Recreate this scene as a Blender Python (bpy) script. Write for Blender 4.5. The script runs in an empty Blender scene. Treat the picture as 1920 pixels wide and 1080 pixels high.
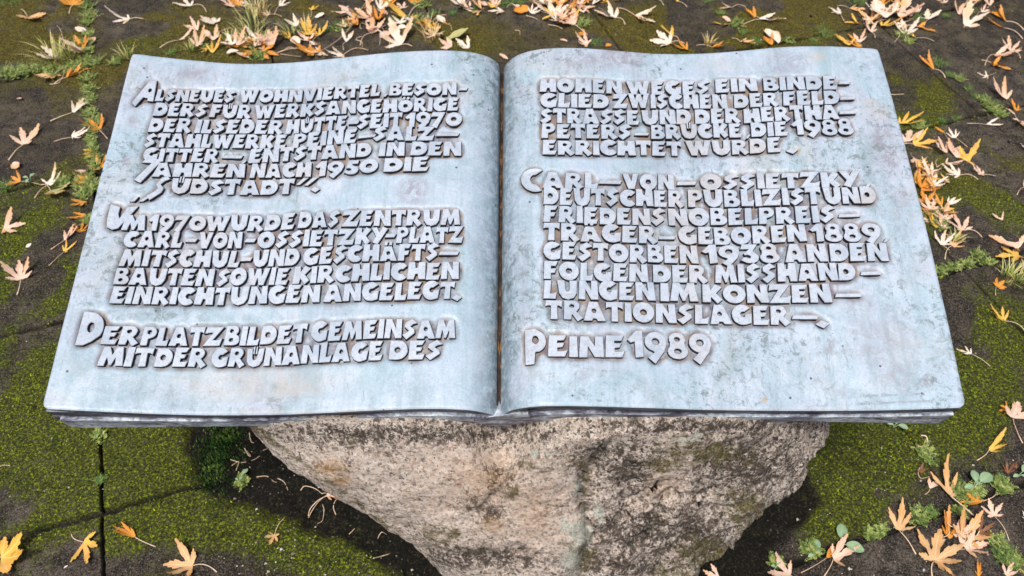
import bpy, bmesh, math, random
import numpy as np
from mathutils import Vector, noise as mnoise
from mathutils.geometry import tessellate_polygon

# ------------------------------------------------------------------ camera, sky, sun, exposure
SC = bpy.context.scene
FPX = 1524.0                      # focal length in pixels of a 1920 px wide picture
CAM_H = 1.45
PITCH = math.atan(1740.0 / FPX)
cam_data = bpy.data.cameras.new('camera')
cam_data.sensor_width = 36.0
cam_data.lens = 36.0 * FPX / 1920.0
cam_data.clip_start = 0.05
cam_data.clip_end = 300.0
cam_data.dof.use_dof = True
cam_data.dof.focus_distance = 1.16
cam_data.dof.aperture_fstop = 9.0
cam = bpy.data.objects.new('camera', cam_data)
SC.collection.objects.link(cam)
cam.location = (0, 0, CAM_H)
cam.rotation_euler = (math.pi / 2 - PITCH, 0, 0)
SC.camera = cam

SUN_EL, SUN_AZ = math.radians(64), math.radians(-158)     # azimuth measured from +Y towards +X
world = bpy.data.worlds.new('World')
SC.world = world
world.use_nodes = True
wn = world.node_tree
sky = wn.nodes.new('ShaderNodeTexSky')
sky.sky_type = 'NISHITA'
sky.sun_disc = False
sky.sun_elevation = SUN_EL
sky.sun_rotation = SUN_AZ
sky.dust_density = 5.0
sky.air_density = 0.7
sky.ozone_density = 0.6
bgn = wn.nodes['Background']
wn.links.new(sky.outputs[0], bgn.inputs[0])
bgn.inputs[1].default_value = 0.09
sun_data = bpy.data.lights.new('sun', 'SUN')
sun_data.energy = 2.1
sun_data.angle = math.radians(13)
sun_data.color = (1.0, 0.965, 0.92)
sun = bpy.data.objects.new('sun', sun_data)
SC.collection.objects.link(sun)
sd = Vector((math.sin(SUN_AZ) * math.cos(SUN_EL), math.cos(SUN_AZ) * math.cos(SUN_EL), math.sin(SUN_EL)))
sun.rotation_euler = sd.to_track_quat('Z', 'Y').to_euler()
SC.view_settings.view_transform = 'Standard'
SC.view_settings.look = 'None'
SC.view_settings.exposure = 0.54
SC.view_settings.gamma = 1.0

# ------------------------------------------------------------------ helpers
CP, SP = math.cos(PITCH), math.sin(PITCH)
def ray(px, py):
    a = (px - 960) / FPX; b = (py - 540) / FPX
    return np.array([a, CP - b * SP, -SP - b * CP])
CAMP = np.array([0, 0, CAM_H])
def ground_at(px, py, z=0.0):
    r = ray(px, py); t = (z - CAM_H) / r[2]
    return np.array([r[0] * t, r[1] * t, z])
def to_px(P):
    d = np.asarray(P) - CAMP
    f = d[..., 1] * CP - d[..., 2] * SP
    dn = -d[..., 1] * SP - d[..., 2] * CP
    return 960 + FPX * d[..., 0] / f, 540 + FPX * dn / f

def link(o, parent=None):
    SC.collection.objects.link(o)
    if parent is not None: o.parent = parent
    return o
def mesh_obj(name, verts, faces, mats, parent=None, origin=(0, 0, 0), smooth=True, midx=None, attrs=None):
    me = bpy.data.meshes.new(name)
    v = np.asarray(verts, dtype=float) - np.asarray(origin)
    me.from_pydata(v.tolist(), [], faces)
    for m in (mats if isinstance(mats, (list, tuple)) else [mats]): me.materials.append(m)
    if midx is not None: me.polygons.foreach_set('material_index', midx)
    if smooth: me.polygons.foreach_set('use_smooth', [True] * len(me.polygons))
    if attrs:
        for k, val in attrs.items():
            at = me.attributes.new(k, 'FLOAT', 'POINT')
            at.data.foreach_set('value', np.asarray(val, dtype=np.float32).ravel())
    me.update()
    o = bpy.data.objects.new(name, me)
    link(o, parent)
    if parent is None: o.location = origin
    return o
def empty(name, loc, label, cat, group=None):
    o = bpy.data.objects.new(name, None); link(o)
    o.location = loc; o.empty_display_size = 0.02
    o['label'] = label; o['category'] = cat
    if group: o['group'] = group
    return o
def tag(o, label=None, cat=None, group=None, kind=None):
    if label: o['label'] = label
    if cat: o['category'] = cat
    if group: o['group'] = group
    if kind: o['kind'] = kind

def grid_faces(nr, nc):
    i = np.arange(nr - 1)[:, None] * nc + np.arange(nc - 1)[None, :]
    return np.stack([i, i + 1, i + nc + 1, i + nc], -1).reshape(-1, 4)

def vnoise(x, y, seed):
    rs = np.random.RandomState(seed); T = rs.rand(256, 256)
    xi = np.floor(x).astype(int); yi = np.floor(y).astype(int)
    fx = x - xi; fy = y - yi
    fx = fx * fx * (3 - 2 * fx); fy = fy * fy * (3 - 2 * fy)
    g = lambda a, b: T[a & 255, b & 255]
    return (g(xi, yi) * (1 - fx) + g(xi + 1, yi) * fx) * (1 - fy) + (g(xi, yi + 1) * (1 - fx) + g(xi + 1, yi + 1) * fx) * fy
def fbm(x, y, scale, seed, octs=4):
    s = 0; a = 1; tot = 0
    for k in range(octs):
        s = s + a * vnoise(x * scale + 17.3 * k, y * scale - 9.1 * k, seed + k); tot += a
        a *= .5; scale *= 2.03
    return s / tot
def sstep(a, b, x):
    t = np.clip((x - a) / (b - a), 0, 1); return t * t * (3 - 2 * t)
def pchip(xs, ys, x):
    xs = np.asarray(xs, float); ys = np.asarray(ys, float)
    h = np.diff(xs); d = np.diff(ys) / h
    m = np.zeros_like(xs); m[0] = d[0]; m[-1] = d[-1]
    for i in range(1, len(xs) - 1):
        m[i] = (d[i - 1] * h[i] + d[i] * h[i - 1]) / (h[i] + h[i - 1])
    x = np.clip(x, xs[0], xs[-1])
    k = np.clip(np.searchsorted(xs, x) - 1, 0, len(xs) - 2)
    t = (x - xs[k]) / h[k]
    return ((1 + 2 * t) * (1 - t) ** 2 * ys[k] + t * (1 - t) ** 2 * h[k] * m[k] + t * t * (3 - 2 * t) * ys[k + 1] + t * t * (t - 1) * h[k] * m[k + 1])
def seg_dist(px, py, pts):
    """distance to a polyline, signed side of the nearest segment, parameter along"""
    best = np.full(np.shape(px), 1e9); side = np.zeros(np.shape(px))
    for (ax, ay), (bx, by) in zip(pts[:-1], pts[1:]):
        dx, dy = bx - ax, by - ay; L2 = dx * dx + dy * dy + 1e-12
        t = np.clip(((px - ax) * dx + (py - ay) * dy) / L2, 0, 1)
        d = np.hypot(px - ax - t * dx, py - ay - t * dy)
        s = np.sign((px - ax) * dy - (py - ay) * dx)
        m = d < best; best = np.where(m, d, best); side = np.where(m, s, side)
    return best, side
def in_poly(px, py, pts):
    c = np.zeros(np.shape(px), bool); n = len(pts)
    for i in range(n):
        x1, y1 = pts[i]; x2, y2 = pts[(i + 1) % n]
        cond = ((y1 > py) != (y2 > py)) & (px < (x2 - x1) * (py - y1) / (y2 - y1 + 1e-12) + x1)
        c ^= cond
    return c
def tube(pts, radii, sides=6):
    pts = [Vector(p) for p in pts]; vs = []; fs = []
    n = len(pts)
    for i, p in enumerate(pts):
        d = (pts[min(i + 1, n - 1)] - pts[max(i - 1, 0)]).normalized()
        a = d.cross(Vector((0, 0, 1)))
        if a.length < 1e-4: a = d.cross(Vector((1, 0, 0)))
        a.normalize(); b = d.cross(a)
        for k in range(sides):
            t = 2 * math.pi * k / sides
            vs.append(tuple(p + (a * math.cos(t) + b * math.sin(t)) * radii[i]))
    for i in range(n - 1):
        for k in range(sides):
            k2 = (k + 1) % sides
            fs.append((i * sides + k, i * sides + k2, (i + 1) * sides + k2, (i + 1) * sides + k))
    fs.append(tuple(range(sides))[::-1]); fs.append(tuple((n - 1) * sides + k for k in range(sides)))
    return vs, fs

# ------------------------------------------------------------------ material helper
class NT:
    def __init__(self, name):
        self.m = bpy.data.materials.new(name); self.m.use_nodes = True
        self.t = self.m.node_tree; self.b = self.t.nodes['Principled BSDF']
        self.tc = self.t.nodes.new('ShaderNodeTexCoord')
    def n(self, kind, **kw):
        x = self.t.nodes.new(kind)
        for k, v in kw.items(): setattr(x, k, v)
        return x
    def l(self, a, b): self.t.links.new(a, b)
    def noise(self, scale, detail=4, rough=.6, dist=0.0, vec=None):
        x = self.n('ShaderNodeTexNoise'); x.inputs['Scale'].default_value = scale
        x.inputs['Detail'].default_value = detail; x.inputs['Roughness'].default_value = rough
        x.inputs['Distortion'].default_value = dist
        self.l(vec or self.tc.outputs['Object'], x.inputs['Vector']); return x.outputs['Fac']
    def voro(self, scale, feature='F1', rnd=1.0, vec=None, out='Distance'):
        x = self.n('ShaderNodeTexVoronoi', feature=feature); x.inputs['Scale'].default_value = scale
        x.inputs['Randomness'].default_value = rnd
        self.l(vec or self.tc.outputs['Object'], x.inputs['Vector']); return x.outputs[out]
    def ramp(self, f, stops, interp='LINEAR'):
        x = self.n('ShaderNodeValToRGB'); x.color_ramp.interpolation = interp
        e = x.color_ramp.elements
        while len(e) < len(stops): e.new(0.5)
        for k, (p, c) in enumerate(stops):
            e[k].position = p
            e[k].color = (c, c, c, 1) if isinstance(c, (int, float)) else (*c, 1)
        self.l(f, x.inputs[0]); return x.outputs[0]
    def mix(self, f, a, b, mode='MIX'):
        x = self.n('ShaderNodeMix', data_type='RGBA', blend_type=mode)
        for val, s in ((f, x.inputs[0]), (a, x.inputs[6]), (b, x.inputs[7])):
            if hasattr(val, 'is_output'): self.l(val, s)
            elif isinstance(val, (int, float)): s.default_value = val
            else: s.default_value = (*val, 1)
        return x.outputs[2]
    def math(self, op, a, b=None, clamp=False):
        x = self.n('ShaderNodeMath', operation=op); x.use_clamp = clamp
        for val, s in ((a, x.inputs[0]), (b, x.inputs[1])):
            if val is None: continue
            if hasattr(val, 'is_output'): self.l(val, s)
            else: s.default_value = val
        return x.outputs[0]
    def attr(self, name):
        x = self.n('ShaderNodeAttribute', attribute_name=name); return x.outputs['Fac']
    def bump(self, h, strength=.5, dist=.002, prev=None):
        x = self.n('ShaderNodeBump'); x.inputs['Strength'].default_value = strength
        x.inputs['Distance'].default_value = dist; self.l(h, x.inputs['Height'])
        if prev: self.l(prev, x.inputs['Normal'])
        return x.outputs[0]
    def finish(self, col, rough=.6, normal=None, spec=.5, metal=0.0):
        if hasattr(col, 'is_output'): self.l(col, self.b.inputs['Base Color'])
        else: self.b.inputs['Base Color'].default_value = (*col, 1)
        if hasattr(rough, 'is_output'): self.l(rough, self.b.inputs['Roughness'])
        else: self.b.inputs['Roughness'].default_value = rough
        self.b.inputs['Specular IOR Level'].default_value = spec
        self.b.inputs['Metallic'].default_value = metal
        if normal: self.l(normal, self.b.inputs['Normal'])
        return self.m

# bronze page with pale patina --------------------------------------------------
def mat_page():
    k = NT('patinated_bronze_page')
    big = k.noise(3.2, 5, .65, .6)
    c = k.ramp(big, [(.36, (.38, .48, .54)), (.46, (.44, .51, .60)), (.54, (.39, .51, .58)), (.64, (.47, .51, .59))])
    cloud = k.noise(13, 7, .72, .8)
    c = k.mix(k.ramp(cloud, [(.46, 0.0), (.60, .70)]), c, (.56, .62, .70))
    cloud2 = k.noise(8.5, 8, .74, 1.2)
    c = k.mix(k.ramp(cloud2, [(.50, 0.0), (.62, .50)]), c, (.25, .33, .36))
    warm = k.noise(5.0, 6, .68, 1.0)
    c = k.mix(k.ramp(warm, [(.55, 0.0), (.66, .28)]), c, (.52, .44, .37))
    lav = k.noise(7.0, 6, .7, 1.4)
    c = k.mix(k.ramp(lav, [(.56, 0.0), (.66, .35)]), c, (.36, .36, .47))
    # fine wiped scratches, two directions
    for rot, sc_, thr in ((.9, 150, .57), (-.5, 110, .59)):
        mp = k.n('ShaderNodeMapping'); mp.inputs['Rotation'].default_value = (0, 0, rot); mp.inputs['Scale'].default_value = (1, .13, 1)
        k.l(k.tc.outputs['Object'], mp.inputs[0])
        scr = k.noise(sc_, 4, .75, .8, mp.outputs[0])
        c = k.mix(k.math('MULTIPLY', k.ramp(scr, [(thr, 0.0), (thr + .09, .65)]), k.ramp(k.noise(6, 3, .6), [(.42, .15), (.6, 1.0)])), c, (.24, .27, .29))
        c = k.mix(k.ramp(scr, [(.30, .35), (.40, 0.0)]), c, (.66, .71, .77))
    fine = k.noise(330, 3, .7)
    c = k.mix(k.ramp(fine, [(.36, .32), (.48, 0.0)]), c, (.28, .34, .38))
    c = k.mix(k.ramp(fine, [(.54, 0.0), (.66, .22)]), c, (.62, .68, .76))
    # run-off streaks down the page
    mp = k.n('ShaderNodeMapping'); mp.inputs['Scale'].default_value = (1, .07, .07)
    k.l(k.tc.outputs['Object'], mp.inputs[0])
    stk = k.noise(42, 6, .72, .4, mp.outputs[0])
    c = k.mix(k.ramp(stk, [(.52, 0.0), (.64, .38)]), c, (.27, .36, .39))
    c = k.mix(k.ramp(stk, [(.36, .30), (.46, 0.0)]), c, (.58, .60, .68))
    # dark green-grey scuffs in patches
    sc2 = k.noise(75, 7, .8, .5)
    sm = k.math('MULTIPLY', k.ramp(sc2, [(.51, 0.0), (.60, 1.0)]), k.ramp(k.noise(4.3, 3, .6), [(.48, 0.0), (.60, .85)]))
    c = k.mix(sm, c, (.17, .21, .21))
    # pits and rust spots
    pit = k.voro(34)
    c = k.mix(k.ramp(pit, [(.045, .9), (.07, 0.0)]), c, (.07, .06, .09))
    pit2 = k.voro(9)
    c = k.mix(k.ramp(k.math('ADD', pit2, k.math('MULTIPLY', k.noise(60, 3), .08)), [(.085, .75), (.11, 0.0)]), c, (.50, .31, .12))
    # named blotches: prints of old leaves and dirt marks
    bl = k.attr('blot')
    c = k.mix(k.math('MULTIPLY', bl, k.ramp(k.noise(40, 6, .78, 1.5), [(.42, .05), (.56, .9)])), c, (.30, .26, .30))
    bw = k.attr('warmth')
    c = k.mix(k.math('MULTIPLY', bw, k.ramp(k.noise(18, 5, .7, .8), [(.36, .10), (.6, .55)])), c, (.54, .42, .32))
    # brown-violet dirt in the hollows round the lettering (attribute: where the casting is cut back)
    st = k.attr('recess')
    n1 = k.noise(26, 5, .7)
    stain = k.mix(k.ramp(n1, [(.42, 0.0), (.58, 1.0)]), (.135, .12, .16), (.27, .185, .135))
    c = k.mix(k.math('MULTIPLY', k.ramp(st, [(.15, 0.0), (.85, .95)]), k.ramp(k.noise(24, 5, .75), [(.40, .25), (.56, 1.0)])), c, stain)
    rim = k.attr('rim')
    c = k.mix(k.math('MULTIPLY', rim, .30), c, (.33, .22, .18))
    gut = k.attr('gutter_shade')  # shade of the fold, painted into the page colour
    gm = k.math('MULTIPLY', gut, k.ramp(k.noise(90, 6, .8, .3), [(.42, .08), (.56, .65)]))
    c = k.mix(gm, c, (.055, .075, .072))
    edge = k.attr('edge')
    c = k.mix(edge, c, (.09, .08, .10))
    c = k.mix(1.0, c, (.85, .90, .93), 'MULTIPLY')
    h = k.math('ADD', k.math('MULTIPLY', k.noise(45, 6, .75), .7), k.math('MULTIPLY', fine, .4))
    nb = k.bump(h, .45, .0018)
    nb = k.bump(k.ramp(pit, [(.02, 0.0), (.06, 1.0)]), .4, .001, nb)
    r = k.math('ADD', k.ramp(cloud, [(.4, .58), (.6, .44)]), k.math('MULTIPLY', k.attr('recess'), .3), clamp=True)
    return k.finish(c, r, nb, .42, 0.08)
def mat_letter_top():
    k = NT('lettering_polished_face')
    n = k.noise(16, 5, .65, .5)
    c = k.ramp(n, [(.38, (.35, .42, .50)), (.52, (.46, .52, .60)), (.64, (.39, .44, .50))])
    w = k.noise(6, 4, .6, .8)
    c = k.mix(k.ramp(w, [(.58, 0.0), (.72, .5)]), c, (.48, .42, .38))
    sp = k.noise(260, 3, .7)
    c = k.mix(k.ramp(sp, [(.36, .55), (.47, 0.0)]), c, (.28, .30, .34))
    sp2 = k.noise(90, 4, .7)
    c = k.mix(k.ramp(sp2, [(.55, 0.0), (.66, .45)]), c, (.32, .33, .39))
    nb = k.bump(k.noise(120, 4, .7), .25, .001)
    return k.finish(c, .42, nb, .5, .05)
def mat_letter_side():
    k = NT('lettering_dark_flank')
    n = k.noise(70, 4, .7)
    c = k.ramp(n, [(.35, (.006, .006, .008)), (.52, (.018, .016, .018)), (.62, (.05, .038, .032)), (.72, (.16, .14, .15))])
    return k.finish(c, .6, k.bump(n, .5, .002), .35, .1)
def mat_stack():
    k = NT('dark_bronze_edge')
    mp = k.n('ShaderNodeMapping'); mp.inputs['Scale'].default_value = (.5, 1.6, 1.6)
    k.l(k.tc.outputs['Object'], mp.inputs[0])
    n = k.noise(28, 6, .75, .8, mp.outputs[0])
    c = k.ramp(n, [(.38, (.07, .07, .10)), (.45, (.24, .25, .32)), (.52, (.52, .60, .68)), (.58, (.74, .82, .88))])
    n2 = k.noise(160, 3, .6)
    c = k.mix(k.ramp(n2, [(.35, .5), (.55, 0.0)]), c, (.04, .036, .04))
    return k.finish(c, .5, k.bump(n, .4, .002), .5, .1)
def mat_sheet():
    k = NT('shaded_bronze_sheet')  # darker copy of the cover bronze: shadow under the page painted into it
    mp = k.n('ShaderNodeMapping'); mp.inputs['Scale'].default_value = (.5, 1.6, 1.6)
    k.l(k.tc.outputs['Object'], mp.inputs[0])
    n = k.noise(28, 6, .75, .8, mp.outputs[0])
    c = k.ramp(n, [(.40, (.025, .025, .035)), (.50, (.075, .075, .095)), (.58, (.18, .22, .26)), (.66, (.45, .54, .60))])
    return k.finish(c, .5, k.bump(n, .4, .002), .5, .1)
def mat_binding():
    k = NT('brown_stained_binding')
    n = k.noise(60, 5, .7)
    c = k.ramp(n, [(.40, (.008, .005, .004)), (.54, (.04, .02, .010)), (.62, (.22, .11, .03))])
    return k.finish(c, .6, k.bump(n, .5, .002), .4)
def mat_engraved():
    k = NT('engraved_mark')
    n = k.noise(90, 3, .6)
    return k.finish(k.ramp(n, [(.35, (.26, .28, .32)), (.6, (.40, .44, .49))]), .6)
M_PAGE, M_LT, M_LS, M_STACK, M_SHEET, M_BIND, M_ENGR = mat_page(), mat_letter_top(), mat_letter_side(), mat_stack(), mat_sheet(), mat_binding(), mat_engraved()

# ------------------------------------------------------------------ ground: mossy concrete slabs round a soil pocket
TH = math.atan(760 / 2313.0)
GO = ground_at(195, 960)
UL = [-40, -2.5, -2.0, -1.5, -1.0, -.5, 0, .52, 1.04, 1.557, 1.97, 2.43, 2.88, 3.38, 3.88, 45]
VA = [-40, -1.5, -1.0, -.5, 0.0, .52, 1.04, 1.58, 2.08, 2.58, 45]     # cross joints at the left
VB = [-40, -1.5, -1.0, -.5, .015, .505, 1.02, 1.50, 2.0, 2.5, 45]     # ... and at the right (slabs lie a little askew)
def axis_samples(nint, lo, hi, step, widths):
    out = []
    for i in range(nint):
        if i < lo or i >= hi:
            out += list(i + np.linspace(0, 1, 14)[:-1]); continue
        w = widths[i]
        t = set(np.round(np.linspace(0, 1, max(3, int(w / step))), 5))
        for e in (.0012, .0026, .004, .0055, .0075, .011):
            t.add(round(e / w, 5)); t.add(round(1 - e / w, 5))
        t.discard(1.0); out += [i + x for x in sorted(t)]
    out.append(nint)
    return np.array(out)
wu = np.diff(UL); wv = np.diff(VA)
ii = axis_samples(len(UL) - 1, 1, len(UL) - 2, .0075, wu)
jj = axis_samples(len(VA) - 1, 1, len(VA) - 2, .0075, wv)
I, J = np.meshgrid(ii, jj)
Ui = np.interp(I, np.arange(len(UL)), UL)
Wb = np.clip(Ui / 2.4, 0, 1)
Vj = np.interp(J, np.arange(len(VA)), VA) * (1 - Wb) + np.interp(J, np.arange(len(VB)), VB) * Wb
wob = (fbm(Ui, Vj, 3.0, 5, 3) - .5) * .016
U2, V2 = Ui + wob - .030 * np.clip(Vj, 0, 2.2) * np.exp(-(Ui / .6) ** 2), Vj + (fbm(Ui, Vj, 3.0, 9, 3) - .5) * .016
GX = GO[0] + U2 * math.cos(TH) - V2 * math.sin(TH)
GY = GO[1] + U2 * math.sin(TH) + V2 * math.cos(TH)
fi = np.floor(I).astype(int); fj = np.floor(J).astype(int)
du = np.minimum(I - fi, 1 - (I - fi)) * np.interp(I, np.arange(len(wu)) + .5, wu)
dv = np.minimum(J - fj, 1 - (J - fj)) * np.interp(J, np.arange(len(wv)) + .5, wv)
dj = np.minimum(du * 1.3, dv * .62) + (vnoise(GX * 90, GY * 90, 3) - .5) * .0035
joint = 1 - sstep(.0012, .0052, dj)
SOIL_PX = [(372, 770), (355, 830), (362, 880), (395, 912), (500, 955), (620, 1004), (760, 1066), (900, 1150), (1250, 1160), (1400, 1080), (1490, 1010), (1535, 930), (1520, 860), (1300, 740), (600, 730)]
SOIL = [tuple(ground_at(*p)[:2]) for p in SOIL_PX]
gd, _ = seg_dist(GX, GY, SOIL + SOIL[:1])
sgn = np.where(in_poly(GX, GY, SOIL), -gd, gd) + (fbm(GX, GY, 14, 21, 3) - .5) * .05
soil = 1 - sstep(-.012, .018, sgn)
rs = np.random.RandomState(4)
slab_h = rs.rand(40, 40) * .004
hz = slab_h[fi % 40, fj % 40]
PATCH = [(60, 60, 150, 90, .8), (330, 70, 130, 60, .9), (120, 250, 100, 60, .25), (70, 560, 140, 170, 1.1), (110, 720, 140, 110, 1.1), (230, 860, 190, 90, 1.2), (60, 930, 120, 90, .8),
         (330, 960, 150, 45, 1.2), (520, 985, 150, 35, 1.2), (650, 1040, 120, 40, 1.0), (230, 1060, 60, 40, .4), (1610, 870, 90, 80, 1.5), (1560, 960, 70, 60, .8), (1800, 760, 130, 90, .75), (1850, 640, 130, 90, .7),
         (1690, 180, 70, 50, 1.0), (1700, 215, 60, 30, .9), (1830, 340, 90, 60, .9), (1760, 380, 50, 60, .6), (1880, 420, 60, 60, .7), (880, 70, 100, 50, .5), (1180, 70, 140, 50, .6), (1330, 50, 130, 60, .6), (1460, 60, 130, 60, .55),
         (590, 20, 90, 30, .7), (20, 800, 90, 80, .9), (1660, 760, 120, 60, .8), (1700, 1060, 90, 40, .35), (1500, 20, 90, 40, .5)]
moss = np.zeros_like(GX)
gpx, gpy = to_px(np.stack([GX, GY, GX * 0], -1))
front = GY > .2
for (cx, cy, rx, ry, a) in PATCH:
    c = ground_at(cx, cy); ex = ground_at(cx + rx, cy) - c; ey = ground_at(cx, cy - ry) - c
    det = ex[0] * ey[1] - ex[1] * ey[0]
    p = ((GX - c[0]) * ey[1] - (GY - c[1]) * ey[0]) / det; q = (-(GX - c[0]) * ex[1] + (GY - c[1]) * ex[0]) / det
    moss += a * np.exp(-(p * p + q * q) * .9)
mn = fbm(GX, GY, 7, 33, 4)
moss = np.clip(moss * (.22 + 1.25 * sstep(.36, .58, mn)) + .9 * sstep(.55, .75, fbm(GX, GY, 4, 41, 4)) * .5 + .12, 0, 1.2)
# moss keeps to the damp slab margins by the soil
moss = np.clip(moss + .9 * np.exp(-(np.clip(sgn, 0, 9) / .05) ** 2) * (sgn > -.01) * sstep(.35, .55, fbm(GX, GY, 9, 8, 3)), 0, 1.2)
moss = moss * (1 - soil * .75) * (1 - .85 * joint * (1 - sstep(1.1, 1.4, GY)))
olive = sstep(1.5, 2.3, GY + (fbm(GX, GY, 3, 77, 2) - .5))
GZ = hz + (fbm(GX, GY, 30, 50, 3) - .5) * .004 * (1 - soil) - joint * .013 * (1 - soil)
GZ += soil * (-.014 + (fbm(GX, GY, 26, 60, 5) - .5) * .034 + (fbm(GX, GY, 95, 65, 3) - .5) * .016)
GZ += np.clip(moss, 0, 1) * (1 - joint) * (fbm(GX, GY, 42, 61, 4)) * .011
GZ -= hz.mean()
def mat_ground():
    k = NT('mossy_concrete')
    big = k.noise(2.6, 6, .7)
    ol = k.attr('olive')
    c = k.ramp(big, [(.38, (.034, .025, .017)), (.52, (.082, .064, .046)), (.64, (.135, .112, .088))])
    c = k.mix(k.math('MULTIPLY', ol, k.ramp(k.noise(9, 6, .75), [(.45, 0.0), (.60, .65)])), c, (.115, .098, .030))
    md = k.noise(22, 7, .78)
    c = k.mix(k.ramp(md, [(.44, .85), (.57, 0.0)]), c, (.012, .009, .007))
    gr = k.noise(300, 4, .8)
    c = k.mix(k.ramp(gr, [(.38, .95), (.48, 0.0)]), c, (.006, .005, .004))
    c = k.mix(k.ramp(gr, [(.53, 0.0), (.62, .85)]), c, (.20, .18, .155))
    # soil
    s = k.attr('soil'); sn = k.noise(190, 5, .8)
    sc = k.ramp(sn, [(.42, (.002, .002, .001)), (.54, (.009, .008, .004)), (.60, (.030, .026, .014)), (.67, (.14, .12, .085))])
    c = k.mix(s, c, sc)
    # moss: clumps of flecks
    m = k.attr('moss')
    f1 = k.noise(210, 5, .78); f2 = k.noise(60, 6, .78)
    dark = k.mix(ol, (.008, .013, .002), (.022, .019, .004)); lite = k.mix(ol, (.30, .36, .010), (.26, .21, .016))
    midc = k.mix(ol, (.060, .075, .005), (.085, .072, .009))
    mc = k.mix(k.ramp(f1, [(.40, 0.0), (.50, 1.0)]), dark, midc)
    mc = k.mix(k.ramp(f1, [(.53, 0.0), (.62, 1.0)]), mc, lite)
    mk = k.math('ADD', m, k.math('MULTIPLY', k.math('SUBTRACT', f2, .5), 1.7))
    mf = k.math('MULTIPLY', k.ramp(mk, [(.36, 0.0), (.85, .96)]), k.ramp(k.noise(130, 5, .8), [(.38, .42), (.52, 1.0)]))
    c = k.mix(mf, c, mc)
    j = k.attr('joint')
    c = k.mix(k.math('MULTIPLY', j, k.ramp(k.noise(5, 4, .7), [(.42, 1.0), (.62, .6)])), c, (.004, .005, .002))
    h = k.math('ADD', k.math('MULTIPLY', gr, .6), k.math('ADD', k.math('MULTIPLY', f1, .6), md))
    return k.finish(c, .85, k.bump(h, 1.0, .005), .25)
M_GROUND = mat_ground()
nr, nc = GX.shape
V3 = np.stack([GX, GY, GZ], -1).reshape(-1, 3)
gm = bpy.data.meshes.new('pavement')
gf = grid_faces(nr, nc)
gm.from_pydata(V3.tolist(), [], gf.tolist()); gm.materials.append(M_GROUND)
gm.polygons.foreach_set('use_smooth', [True] * len(gf))
for nm, arr in (('moss', moss), ('soil', soil), ('joint', joint), ('olive', olive)):
    a_ = gm.attributes.new(nm, 'FLOAT', 'POINT'); a_.data.foreach_set('value', arr.astype(np.float32).ravel())
ground = bpy.data.objects.new('pavement', gm); link(ground); tag(ground, kind='structure', label='mossy dark concrete paving slabs around a soil pocket', cat='pavement')

# height lookup on a regular raster for placing things
RX, RY, RD = -2.2, .30, .008
rnx, rny = int(4.6 / RD), int(2.6 / RD)
HR = np.full((rny, rnx), -9.0); MR = np.zeros((rny, rnx)); SR = np.zeros((rny, rnx))
kx = ((GX - RX) / RD).astype(int); ky = ((GY - RY) / RD).astype(int)
ok = (kx >= 0) & (kx < rnx) & (ky >= 0) & (ky < rny)
np.maximum.at(HR, (ky[ok], kx[ok]), GZ[ok]); MR[ky[ok], kx[ok]] = moss[ok]; SR[ky[ok], kx[ok]] = soil[ok]
JR = np.zeros((rny, rnx)); np.maximum.at(JR, (ky[ok], kx[ok]), joint[ok])
HR[HR < -1] = 0
def gz(x, y):
    a = min(max(int((x - RX) / RD), 0), rnx - 1); b = min(max(int((y - RY) / RD), 0), rny - 1)
    return float(HR[b, a])

# moss plants: tiny upright shoots, too many to count
def mat_moss():
    k = NT('moss_shoots')
    t = k.attr('tone'); o = k.attr('olive')
    c = k.mix(o, k.ramp(t, [(0, (.008, .014, .002)), (.45, (.10, .125, .004)), (1, (.48, .52, .016))]),
              k.ramp(t, [(0, (.026, .024, .004)), (.55, (.11, .095, .008)), (1, (.30, .24, .02))]))
    c = k.mix(k.attr('cush'), c, k.ramp(t, [(0, (.010, .026, .006)), (.5, (.035, .105, .022)), (1, (.22, .34, .06))]))
    return k.finish(c, .8, None, .2)
rs = np.random.RandomState(12)
N = 420000
sx = rs.uniform(-1.95, 2.2, N); sy = rs.uniform(.45, 2.75, N)
spx, spy = to_px(np.stack([sx, sy, sx * 0], -1))
keep = (spx > -40) & (spx < 1960) & (spy > -40) & (spy < 1120)
a_ = np.clip(((sx - RX) / RD).astype(int), 0, rnx - 1); b_ = np.clip(((sy - RY) / RD).astype(int), 0, rny - 1)
dens = np.clip(MR[b_, a_] + JR[b_, a_] * sstep(.42, .6, fbm(sx, sy, 6, 17, 3)) * .9 * sstep(1.0, 1.3, sy), 0, 1.3) * (1 - JR[b_, a_] * .9 * (sy < 1.15)) * (1 - SR[b_, a_] * .6)
clump = fbm(sx, sy, 60, 71, 3)
keep &= rs.rand(N) < np.clip((dens - .26) * .95, 0, .85) * sstep(.42, .60, clump)
# cushion of deeper green moss by the soil pocket
c0 = ground_at(400, 838)
n2 = 3400
cx_ = c0[0] + rs.normal(0, .020, n2) + .02 * rs.rand(n2); cy_ = c0[1] + rs.normal(0, .042, n2)
bx = np.concatenate([sx[keep], cx_]); by = np.concatenate([sy[keep], cy_])
iscush = np.concatenate([np.zeros(keep.sum()), np.ones(n2)])
a_ = np.clip(((bx - RX) / RD).astype(int), 0, rnx - 1); b_ = np.clip(((by - RY) / RD).astype(int), 0, rny - 1)
bz = HR[b_, a_] - .001
nb = len(bx)
ht = rs.uniform(.0025, .0055, nb) * (1 + iscush * .7); wd = rs.uniform(.0009, .0022, nb); an = rs.uniform(0, math.tau, nb)
lx = rs.normal(0, .0018, nb); ly = rs.normal(0, .0018, nb)
P0 = np.stack([bx - np.cos(an) * wd, by - np.sin(an) * wd, bz], -1); P1 = np.stack([bx + np.cos(an) * wd, by + np.sin(an) * wd, bz], -1)
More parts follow.
